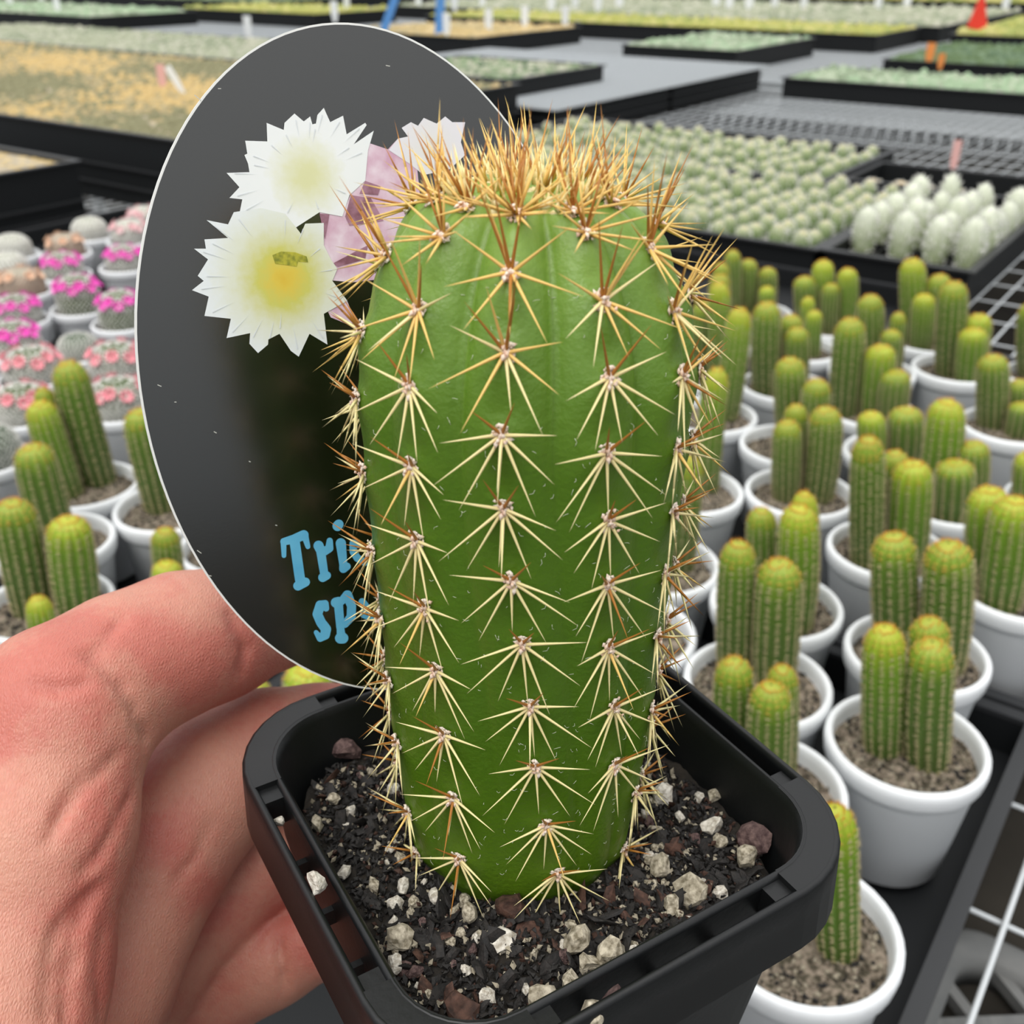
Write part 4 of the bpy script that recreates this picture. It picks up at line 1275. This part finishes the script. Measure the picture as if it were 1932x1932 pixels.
for mx, my, t, hid in MLIST:
    root = thing('potted_round_cactus', ('hidden ' if hid else '') + 'white pot with ' + DESC[t], 'potted cactus', (mx, my, ZB), R.uniform(0, 6.28), 'white pots of round flowering cacti')
    o = obj('pot', POTM, root); o.scale = (MS, MS, MS)
    o = obj('soil', SOILS[R.randrange(3)], root); o.scale = (MS, MS, MS)
    body, spn, H_ = MAM[t]
    g = obj('globe', body, root)
    sc = R.uniform(1.0, 1.12) if t != 'bare' else .85
    g.location = (0, 0, .0495 * MS); g.scale = (sc, sc, sc)
    s_ = obj('spines', spn, g); tag(s_, kind='stuff')
    fk = {'peach': ('peach', 9), 'magenta_tall': ('magenta', 15), 'magenta': ('magenta', 14), 'pink': ('pink', 11), 'palepink': ('palepink', 12)}.get(t)
    if fk:
        for q in range(fk[1]):
            ph = 2 * math.pi * (q + R.uniform(-.25, .25)) / fk[1]
            fo = obj('flower', FLM[fk[0]], g)
            rr = .0152 if q % 2 else .0140
            fo.location = (rr * math.cos(ph), rr * math.sin(ph), H_ * (.70 if q % 2 else .80))
            fo.rotation_euler = (0, math.radians(48), ph)
            fo.scale = (1.2, 1.2, 1.2)

# ==================================================================== TRAYS
def tray_mesh(lb, la, h, wall_=.003, lip=.006):
    mb = MB()
    x, y = lb / 2, la / 2
    mb.box(-x, x, -y, y, 0, .003)
    mb.box(-x, -x + wall_, -y, y, .003, h); mb.box(x - wall_, x, -y, y, .003, h)
    mb.box(-x + wall_, x - wall_, -y, -y + wall_, .003, h); mb.box(-x + wall_, x - wall_, y - wall_, y, .003, h)
    rim = MB()
    rim.box(-x - lip, -x + wall_, -y - lip, y + lip, h, h + .0025); rim.box(x - wall_, x + lip, -y - lip, y + lip, h, h + .0025)
    rim.box(-x + wall_, x - wall_, -y - lip, -y + wall_, h, h + .0025); rim.box(-x + wall_, x - wall_, y - wall_, y + lip, h, h + .0025)
    return mb, rim
M['tray_rim'] = mat('tray_rim', (.02, .021, .023), .45, .5)
def make_tray(a0, a1, b0, b1, z, h, label, name='nursery_tray', cat='tray', group=None):
    root = thing(name, label, cat, W((a0 + a1) / 2, (b0 + b1) / 2, z), ROT_AB, group)
    mb, rim = tray_mesh(b1 - b0, a1 - a0, h)
    obj('tray_body', mb.mesh('tray_body', M['black_tray'], False), root)
    obj('tray_rim', rim.mesh('tray_rim', M['tray_rim'], False), root)
    return root
def carpet(root, lb, la, z, cell, s, mats, seed, hs_=(.5, 1.2), m_soil=None, kind='dome', patch=False):
    """seedlings too small to tell apart: one stuff part"""
    r_ = rng_(seed)
    mb = MB()
    nx, ny = max(1, int(lb / cell)), max(1, int(la / cell))
    ring = [(math.cos(2 * math.pi * i / 6), math.sin(2 * math.pi * i / 6)) for i in range(6)]
    for i in range(nx):
        for j in range(ny):
            if r_.random() < .06: continue
            x = -lb / 2 + (i + .5) * lb / nx + r_.uniform(-.15, .15) * cell; y = -la / 2 + (j + .5) * la / ny + r_.uniform(-.15, .15) * cell
            q = s * r_.uniform(.75, 1.2); hh = q * r_.uniform(*hs_)
            vv = [(x + c0 * q, y + s0 * q, z) for c0, s0 in ring] + [(x + c0 * q * .8, y + s0 * q * .8, z + hh * .65) for c0, s0 in ring] + [(x, y, z + hh)]
            ff = [(k, (k + 1) % 6, 6 + (k + 1) % 6, 6 + k) for k in range(6)] + [(6 + k, 6 + (k + 1) % 6, 12) for k in range(6)]
            if patch:
                p = math.sin(x * 9 + seed) + math.sin(y * 14 + x * 4) + r_.uniform(-1.6, 1.6)
                mi = 0 if p < -.2 else (1 if p < .8 else 2)
                mi = min(mi, len(mats) - 1)
            else: mi = r_.randrange(len(mats))
            mb.add(vv, ff, mi)
    o = obj('seedlings', mb.mesh('seedlings', mats), root); tag(o, kind='stuff')
    b_ = MB(); b_.box(-lb / 2, lb / 2, -la / 2, la / 2, .003, z)
    obj('grit', b_.mesh('grit', m_soil or M['grit'], False), root)
M['grit'] = mat('grit', (.30, .25, .17), .95, .2, var=.2, vscale=150, col2=(.46, .40, .30))
M['grit_grey'] = mat('grit_grey', (.26, .25, .22), .95, .2, var=.2, vscale=150, col2=(.42, .41, .37))
seed_cols = {'tan': [(.22, .21, .12), (.38, .31, .17), (.52, .38, .17)], 'pale': [(.33, .35, .25), (.42, .42, .33), (.26, .29, .2)], 'yel': [(.36, .36, .10), (.46, .43, .16), (.3, .33, .1)], 'green': [(.16, .22, .12), (.22, .29, .17), (.12, .17, .1)],
             'dk': [(.09, .14, .08), (.14, .20, .12), (.10, .15, .07)], 'mint': [(.30, .40, .26), (.38, .44, .32), (.24, .30, .2)], 'sand': [(.50, .38, .18), (.56, .44, .24), (.40, .33, .18)]}
SM = {k: [mat('seed_%s_%d' % (k, i), c, .8, .2) for i, c in enumerate(L)] for k, L in seed_cols.items()}

# trays the white pots stand in (low walls)
def low_tray(a0, a1, b0, b1, label):
    root = thing('carry_tray', label, 'tray', W((a0 + a1) / 2, (b0 + b1) / 2, BENCH + .0003), ROT_AB, 'low black trays under the white pots')
    mb, rim = tray_mesh(b1 - b0, a1 - a0, .022, .003, .004)
    obj('tray_body', mb.mesh('tray_body', M['black_tray'], False), root)
    obj('tray_rim', rim.mesh('tray_rim', M['tray_rim'], False), root)
    return root
ZB_T = .0033
LT = []
for B, lbl in zip(BOXES, ('low black tray under the white pots with a grey weathered tray beside it', 'low black tray under the rear block of white pots',
                         'low black tray holding pots of columnar cacti near the round cacti', 'low black tray holding the round flowering cacti')):
    low_tray(*B, lbl)

low_tray(.962, 1.112, -.572, -.255, 'empty low black tray between the white pots and the plug trays')
def px_ab(u, v, H): return AB(on_plane(u, v, H))
# --- field of pale seedlings and woolly columns
def seedling_mesh(seed, woolly):
    r_ = rng_(seed)
    pr = [(0, .75), (.2, .95), (.5, 1.0), (.75, .92), (.9, .62), (1.0, .05)]
    n = 14; v, f = [], []
    for z, r in pr:
        for i in range(n):
            q = r * (1 if i % 2 else .80)
            v.append((q * math.cos(2 * math.pi * i / n), q * math.sin(2 * math.pi * i / n), z))
    for j in range(len(pr) - 1):
        for i in range(n):
            k = (i + 1) % n
            f.append((j * n + i, j * n + k, (j + 1) * n + k, (j + 1) * n + i))
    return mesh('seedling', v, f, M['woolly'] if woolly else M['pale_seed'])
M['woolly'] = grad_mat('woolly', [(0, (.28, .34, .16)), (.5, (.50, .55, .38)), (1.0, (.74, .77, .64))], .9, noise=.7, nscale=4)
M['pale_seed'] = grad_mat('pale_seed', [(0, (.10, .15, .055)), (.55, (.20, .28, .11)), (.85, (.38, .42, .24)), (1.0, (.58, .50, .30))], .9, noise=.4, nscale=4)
def tuft_mesh(seed, woolly):
    r_ = rng_(seed); mb = MB()
    for i in range(150):
        hz = r_.random(); ph = r_.uniform(0, 6.283)
        rr = float(np.interp(hz, [0, .2, .5, .75, .9, 1], [.75, .95, 1, .92, .62, .05]))
        p = Vector((rr * math.cos(ph), rr * math.sin(ph), hz))
        d = Vector((math.cos(ph), math.sin(ph), r_.uniform(-.2, .5) + hz * .4)) * r_.uniform(.12, .3)
        d = Vector((d.x, d.y, d.z * .45))
        mb.cone(p, p + d, .035, 3)
    return mb.mesh('tuft', M['mam_sp'])
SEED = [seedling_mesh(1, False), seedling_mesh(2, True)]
TUFT = [tuft_mesh(1, False), tuft_mesh(2, True)]
def seedling(a, b, z, r, h, woolly, label, group, name):
    root = thing(name, label, 'cactus', W(a, b, z), R.uniform(0, 6.28), group)
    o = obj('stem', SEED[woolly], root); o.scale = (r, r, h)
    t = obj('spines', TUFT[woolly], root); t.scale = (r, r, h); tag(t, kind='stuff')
HF = .295
aF, _ = px_ab(1470, 457, HF); _, bF = px_ab(1537, 467, HF)
tH = .34 - HF
rootF = make_tray(aF, aF + .36, bF - .62, bF, BENCH + .0003, tH - .003, 'black plug tray crowded with pale columnar cactus seedlings')
b_ = MB(); b_.box(-.30, .30, -.172, .172, .003, tH - .018); obj('grit', b_.mesh('grit', M['grit_grey'], False), rootF)
cell = .036
R = rng_(31)
for i in range(17):
    for j in range(10):
        a = aF + .022 + j * .0352 + R.uniform(-.003, .003); b0_ = bF - .020 - i * cell + R.uniform(-.003, .003)
        if b0_ < bF - .60: continue
        seedling(a, b0_, BENCH + tH - .0185, R.uniform(.0095, .0118), R.uniform(.022, .036), False, 'small pale green seedling with white spines in the crowded plug tray', 'pale seedlings in the front plug tray', 'cactus_seedling')
_, bF2 = px_ab(1560, 337, HF)
rootF2 = make_tray(aF + .375, aF + .70, bF2 - .62, bF2, BENCH + .0003, tH - .003, 'black plug tray of pale seedlings behind the crowded front one')
b_ = MB(); b_.box(-.30, .30, -.155, .155, .003, tH - .018); obj('grit', b_.mesh('grit', M['grit_grey'], False), rootF2)
for i in range(15):
    for j in range(7):
        a = aF + .40 + j * .043 + R.uniform(-.003, .003); b0_ = bF2 - .022 - i * .040 + R.uniform(-.003, .003)
        seedling(a, b0_, BENCH + tH - .0185, R.uniform(.0095, .0125), R.uniform(.020, .032), False, 'small pale seedling in the second plug tray', 'pale seedlings in the second plug tray', 'cactus_seedling')
# woolly columns
aW, _ = px_ab(1700, 490, HF); _, bW = px_ab(1880, 468, HF)
rootW = make_tray(aW, aW + .30, bF + .012, bW, BENCH + .0003, tH - .003, 'black cell tray half filled with white woolly column cacti')
lbW, laW = bW - bF - .012, .30
dv = MB(); dv.box(-.0008, .0008, -laW / 2 + .004, laW / 2 - .004, .003, tH - .012); dvm = dv.mesh('cell_divider', M['black_tray'], False)
for i in range(1, 4):
    o = obj('cell_divider', dvm, rootW); o.location = (-lbW / 2 + i * lbW / 4, 0, 0)
dv = MB(); dv.box(-lbW / 2 + .004, lbW / 2 - .004, -.0008, .0008, .003, tH - .012); dvm = dv.mesh('cell_divider', M['black_tray'], False)
for i in range(1, 6):
    o = obj('cell_divider', dvm, rootW); o.location = (0, -laW / 2 + i * laW / 6, 0)
b_ = MB(); b_.box(-lbW / 2 + .004, lbW / 2 - .004, -laW / 2 + laW / 6 + .001, laW / 2 - .004, .0032, tH - .02)
obj('grit', b_.mesh('grit', M['soil_dark'], False), rootW)
for i in range(4):
    for j in range(5):
        a = aW + laW * (j + 1.5) / 6 + R.uniform(-.004, .004); b0_ = bF + .012 + lbW * (i + .5) / 4 + R.uniform(-.004, .004)
        if R.random() < .06: continue
        seedling(a, b0_, BENCH + tH - .0198, R.uniform(.012, .0155), R.uniform(.045, .066), True, 'white woolly column cactus in the black cell tray', 'woolly columns in the cell tray', 'woolly_cactus')
# tray behind the woolly columns
H3 = .30
a3, _ = px_ab(1750, 352, H3); _, b3 = px_ab(1604, 332, H3)
r3 = make_tray(a3, a3 + .16, b3, b3 + .26, BENCH + .0003, .036, 'black tray with a single row of small round cacti behind the woolly columns')
M['dome_seed'] = grad_mat('dome_seed', [(0, (.16, .22, .10)), (.6, (.36, .38, .24)), (1.0, (.66, .50, .28))], .9, noise=.3, nscale=5)
dome = seedling_mesh(9, False); dome.materials[0] = M['dome_seed']
for i in range(6):
    q = thing('round_seedling', 'small round cactus in the single row behind the woolly columns', 'cactus', W(a3 + .05 + R.uniform(-.008, .008), b3 + .025 + i * .040, BENCH + .0035), 0, 'row of small round cacti')
    o = obj('stem', dome, q); o.scale = (.0165, .0165, .030)
    t = obj('spines', TUFT[0], q); t.scale = (.0165, .0165, .030); tag(t, kind='stuff')
r4 = make_tray(a3, a3 + .30, b3 + .275, b3 + .80, BENCH + .0003, .036, 'black tray of pale leafy seedlings beside the row of round cacti')
carpet(r4, .515, .29, .030, .021, .0085, SM['mint'] + SM['pale'], 4, (.8, 1.9), M['grit_grey'])

# raised wire rack
HRK = .312
aR, bR = px_ab(1345, 213, HRK)
rack = thing('wire_rack', 'raised galvanised wire rack with turned down edge on the mesh bench', 'rack', W(aR, bR, BENCH), ROT_AB)
LR, DR, zr = 1.05, .31, .34 - HRK
wA = MB(); wA.tube((0, 0, zr), (0, DR, zr), .0011, 5); wA.tube((0, 0, zr), (0, -.012, .001), .0011, 5); wAm = wA.mesh('rack_wire', M['wire'])
for i in range(43):
    o = obj('rack_wire', wAm, rack); o.location = (i * .025, 0, 0)
wB = MB(); wB.tube((0, 0, zr + .0022), (LR, 0, zr + .0022), .0011, 5); wBm = wB.mesh('rack_wire_cross', M['wire'])
for j in range(13):
    o = obj('rack_wire', wBm, rack); o.location = (0, j * .0248, 0)
o = obj('rack_wire', wBm, rack); o.location = (0, -.0135, -zr + .0005)

# --- bigger seedling trays and stacks
def stack(a0, a1, b0, b1, ztop, n, label, top_kind, cell=.020, s=.008, seed=1, hs_=(.5, 1.2), grit=None, zbot=BENCH + .0003, glabel=None):
    """n nested trays, the top one planted"""
    h = .05; step = (ztop - zbot - h) / max(n - 1, 1) if n > 1 else 0
    if n == 1: h = ztop - zbot
    if n > 1 and step < .012: step = .012
    for i in range(n - 1):
        make_tray(a0, a1, b0, b1, zbot + i * step, step - .003, 'empty black tray in the stack under the ' + (glabel or 'seedling tray'), group='stacked empty trays under the ' + (glabel or 'seedling tray'))
    zt = zbot + (n - 1) * step
    root = make_tray(a0, a1, b0, b1, zt, ztop - zt - .0025, label)
    if top_kind:
        carpet(root, b1 - b0 - .008, a1 - a0 - .008, ztop - zt - .006, cell, s, SM[top_kind], seed, hs_, grit, patch=True)
    return root
cz = CAM.z
# tan tray at the left
stack(.955, 1.770, -3.2, -1.25, cz - .235, 3, 'wide black tray of tan and gold seedlings left of the oval label', 'tan', .017, .0075, 3, (.5, 1.3), glabel='tan seedling tray')
# low stack in front of it
stack(.36, .845, -1.93, -1.33, cz - .255, 3, 'black tray of brown grit and tiny seedlings on a stack beside the tan tray', 'sand', .022, .007, 8, (.3, .7), glabel='brown grit tray')
# pale strip behind the tan tray
stack(1.97, 2.50, -4.1, -2.16, cz - .26, 2, 'long black tray of pale grey green seedlings behind the tan tray', 'pale', .026, .0105, 5, (.5, 1.2), M['grit_grey'], glabel='pale seedling tray')
# platform of stacked trays carrying a mesh sheet, right of the label
def mesh_sheet(a0, a1, b0, b1, z, label):
    root = thing('wire_sheet', label, 'wire mesh', W((a0 + a1) / 2, (b0 + b1) / 2, z), ROT_AB)
    lx, ly = b1 - b0, a1 - a0
    mb = MB()
    for i in range(int(lx / .013) + 1): mb.box(-lx / 2 + i * .013, -lx / 2 + i * .013 + .0024, -ly / 2, ly / 2, .0024, .0046)
    for i in range(int(ly / .013) + 1): mb.box(-lx / 2, lx / 2, -ly / 2 + i * .013, -ly / 2 + i * .013 + .0024, 0, .0024)
    tag(obj('wire_grid', mb.mesh('wire_grid', M['wire'], False), root), kind='stuff')
    return root
for (p0, p1) in ((1.815, 2.30), (2.32, 2.82)):
    for i in range(3):
        make_tray(p0, p1, -2.10, -1.195, BENCH + .0003 + i * .019, .0160, 'empty black tray in the low stack under the mesh sheet', group='stack of empty trays under the mesh sheet')
zS = BENCH + .0003 + 3 * .019
mesh_sheet(1.80, 2.84, -2.11, -1.175, zS, 'galvanised mesh sheet lying on the stack of black trays')
HT7 = cz - zS - .0046 - .035
a7, b7 = px_ab(963, 150, HT7); a7b, _ = px_ab(1150, 123, HT7)
t7 = make_tray(a7, a7b, b7 - .42, b7, zS + .0048, .0325, 'black tray of dull green seedlings on the mesh sheet behind the cactus')
carpet(t7, .41, a7b - a7 - .01, .028, .022, .009, SM['green'] + SM['pale'], 12, (.5, 1.2), M['grit_grey'])
# tray row behind the wire rack
stack(2.50, 2.80, -1.00, -.37, cz - .27, 1, 'black tray of pale rosette succulents behind the wire rack', 'mint', .024, .0105, 16, (.7, 1.6), M['grit_grey'])
stack(2.47, 2.80, -.355, .30, cz - .27, 1, 'black tray of tan seedlings beside the rosette succulents', 'pale', .024, .0105, 17, (.5, 1.2))
# far benches: rows of planted trays
FARH = .28
def far(a0, a1, b0, b1, kind, label, seed, cell=.04, s=.017, H=FARH, n=1):
    stack(a0, a1, b0, b1, cz - H, n, label, kind, cell, s, seed, (.6, 1.4), M['grit_grey'])
far(3.20, 3.90, -.99, .12, 'dk', 'black tray of dark green plantlets with orange labels', 18, .026, .012)
far(3.20, 3.84, -1.84, -1.44, 'mint', 'black tray of grey green succulents behind the mesh sheet', 14, .03, .013)
far(3.14, 3.85, -3.04, -2.41, 'sand', 'black tray of sandy gold grit with small seedlings beside the blue straps', 22, .03, .012)
far(4.08, 4.60, -3.40, -1.30, 'yel', 'long black tray of yellow green seedlings on the far bench', 20, .035, .015)
far(3.10, 3.70, -6.20, -4.55, 'mint', 'black tray of pale green seedlings far beyond the tan tray', 31)
far(3.84, 4.42, -4.84, -3.88, 'yel', 'black tray of olive yellow seedlings far behind the oval label', 32)
far(4.66, 6.10, -4.10, -1.24, 'pale', 'wide black tray of pale seedlings with a row of white markers', 33, .05, .021)
far(4.30, 6.10, -1.10, .90, 'yel', 'black tray of yellowish seedlings behind the red marker', 34, .05, .021)
far(4.50, 6.10, -7.30, -5.00, 'green', 'black tray of green seedlings on the far left of the far bench', 35, .06, .026)
far(6.90, 8.40, -8.00, -4.60, 'mint', 'black tray of mint green seedlings at the left of the farthest bench', 36, .07, .03)
far(6.90, 8.40, -4.45, -1.30, 'yel', 'black tray of yellow green seedlings in the middle of the farthest bench', 37, .07, .03)
far(6.90, 8.40, -1.15, .90, 'green', 'black tray of green seedlings at the right of the farthest bench', 38, .07, .03)
far(8.60, 10.6, -12.5, -6.10, 'pale', 'rearmost black tray of pale seedlings', 39, .10, .045)
far(8.60, 10.6, -5.90, .80, 'green', 'rearmost black tray of green seedlings', 40, .10, .045)

# ---- markers standing in the trays
mWl = mat('marker_white', (.80, .82, .82), .5, .4)
mRd = mat('marker_red', (.78, .05, .03), .5, .4)
mOr = mat('marker_orange', (.78, .28, .07), .5, .4)
mPkm = mat('marker_pink', (.78, .45, .42), .5, .4)
def marker(u, v, H, wdt, hgt, m, label, group=None, lean=0.0, taper=.8):
    P = on_plane(u, v, H)
    root = obj('plant_marker', None)
    mb = MB()
    x = wdt / 2
    mb.add([(-x * taper * .5, -.0008, -.01), (x * taper * .5, -.0008, -.01), (x, -.0008, hgt * .35), (x, -.0008, hgt), (-x, -.0008, hgt), (-x, -.0008, hgt * .35)] + [(-x * taper * .5, .0008, -.01), (x * taper * .5, .0008, -.01), (x, .0008, hgt * .35), (x, .0008, hgt), (-x, .0008, hgt), (-x, .0008, hgt * .35)],
           [(0, 1, 2, 3, 4, 5), (11, 10, 9, 8, 7, 6)] + [(i, 6 + i, 6 + (i + 1) % 6, (i + 1) % 6) for i in range(6)])
    bpy.data.objects.remove(root)
    o = obj('plant_marker', mb.mesh('plant_marker', m, False))
    o.location = P; o.rotation_euler = (0, lean, R.uniform(-.5, .5))
    return tag(o, label, 'marker', group)
marker(308, 166, .238, .016, .042, mPkm, 'pink and white marker standing in the tan seedling tray')
marker(345, 174, .238, .013, .050, mWl, 'white marker leaning in the tan seedling tray', lean=-.5)
marker(1752, 118, .283, .022, .05, mOr, 'taller orange marker in the dark green plantlet tray')
marker(1774, 124, .283, .020, .03, mOr, 'shorter orange marker in the dark green plantlet tray')
marker(1797, 322, .305, .012, .045, mPkm, 'small pink marker between the row of round cacti and leafy seedlings')
for i, u in enumerate((1040, 1085, 1128, 1168, 1350, 1375, 1412, 1460, 1515, 1655, 1710, 1850, 1895)):
    marker(u, 19 + R.uniform(-3, 3), .283, .04, .10, mWl, 'white marker in the row along the far pale tray', 'white markers along the far trays')
for u, v in ((990, 50), (1066, 50), (843, 68), (922, 58), (910, 16), (858, 18), (790, 12), (110, 24), (470, 75), (655, 20), (632, 38), (80, 8), (20, 10)):
    marker(u, v, .283, .03, .075, mWl, 'white marker standing among the far seedling trays', 'white markers among the far trays')
# red cone shaped flag
Pf = on_plane(1840, 62, .285)
rf = thing('red_flag', 'red triangular marker flag on a thin stick at the far right trays', 'flag', Pf)
mb = MB(); mb.tube((0, 0, -.02), (0, 0, .16), .003, 6); obj('stick', mb.mesh('stick', mWl), rf)
mb = MB(); mb.add([(-.035, -.004, .02), (.045, -.004, .0), (.0, -.004, .15), (-.035, .004, .02), (.045, .004, .0), (.0, .004, .15)], [(0, 1, 2), (5, 4, 3), (0, 3, 4, 1), (1, 4, 5, 2), (2, 5, 3, 0)])
obj('flag', mb.mesh('flag', mRd, False), rf)
# blue straps
mBs = mat('strap_blue', (.10, .28, .62), .5, .4)
for (u0, v0), (u1, v1), H, lbl in (((722, 62), (765, -60), .285, 'blue plastic strap slanting up from the sandy gold tray'), ((828, 74), (834, -60), .30, 'blue plastic strap standing upright beside the sandy gold tray')):
    P = on_plane(u0, v0, H)
    r = ray(u1, v1); t = P.y / r.y; T = CAM + r * t
    d = T - P
    T = P + d * 1.6
    mb = MB(); x = Vector((.016, 0, 0)); y = Vector((0, .002, 0)); d = T - P
    mb.add([-x - y, x - y, x + y, -x + y, d - x - y, d + x - y, d + x + y, d - x + y], [(3, 2, 1, 0), (4, 5, 6, 7), (0, 1, 5, 4), (1, 2, 6, 5), (2, 3, 7, 6), (3, 0, 4, 7)])
    o = obj('blue_strap', mb.mesh('blue_strap', mBs, False)); o.location = P
    tag(o, lbl, 'strap')

# ---- weathered lattice tray lying under the bench wires at the right
HG = .365
Pg = on_plane(1788, 1738, HG)
lt = thing('lattice_tray', 'weathered grey plastic lattice tray lying under the bench wires', 'tray', (0, 0, 0))
ag, bg = AB(Pg)
lt.location = W(ag - .160, bg + .140, cz - HG - .012); lt.rotation_euler = (0, 0, ROT_AB)
def lattice_frame():
    lx_, ly_ = .145, .165
    n = 8; L = []
    for h_x, h_y, r, z in ((lx_, ly_, .022, -.004), (lx_, ly_, .022, .010), (lx_ - .003, ly_ - .003, .020, .012), (lx_ - .015, ly_ - .015, .012, .012), (lx_ - .015, ly_ - .015, .012, -.004)):
        loop = []
        for c, (sx, sy) in enumerate(((1, 1), (-1, 1), (-1, -1), (1, -1))):
            for i in range(n):
                a_ = c * math.pi / 2 + i / (n - 1) * math.pi / 2
                loop.append((sx * (h_x - r) + r * math.cos(a_), sy * (h_y - r) + r * math.sin(a_), z))
        L.append(loop)
    v, f = loft(L, ring=True)
    return mesh('lattice_frame', v, f, M['grey_tray'])
obj('frame', lattice_frame(), lt)
mb = MB(); mb.box(-.165, .165, -.0022, .0022, .002, .008); bm1 = mb.mesh('lattice_bar', M['grey_tray'], False)
for s in (1, -1):
    for i in range(-9, 10):
        # diagonal bars, cut to the frame's opening
        off = i * .024
        pts = []
        ang = s * math.radians(38)
        d = Vector((math.cos(ang), math.sin(ang), 0)); nn = Vector((-d.y, d.x, 0)); p0 = nn * off
        lo_, hi_ = -1.0, 1.0
        for ax, lim in ((0, .132), (1, .152)):
            t1, t2 = (-lim - p0[ax]) / d[ax], (lim - p0[ax]) / d[ax]
            lo_ = max(lo_, min(t1, t2)); hi_ = min(hi_, max(t1, t2))
        if hi_ - lo_ < .02: continue
        o = obj('lattice_bar', bm1, lt)
        o.location = p0 + d * (lo_ + hi_) / 2; o.location.z = .0006 if s > 0 else -.0006
        o.rotation_euler = (0, 0, ang); o.scale = ((hi_ - lo_) / .33, 1, 1)
# shelf under the bench that carries the lattice tray
zsh = cz - HG - .012 - .004
b_ = MB(); b_.box(-.6, .6, -.6, .6, -.012, 0)
sh = obj('shelf_board', b_.mesh('shelf_board', M['ground'], False), BENCH1)
BENCH1_C = W((B1[0] + B1[1]) / 2, (B1[2] + B1[3]) / 2, 0)
d_ = W(ag, bg + .1, zsh) - BENCH1_C
sh.location = (d_.x * math.cos(-ROT_AB) - d_.y * math.sin(-ROT_AB), d_.x * math.sin(-ROT_AB) + d_.y * math.cos(-ROT_AB), d_.z)
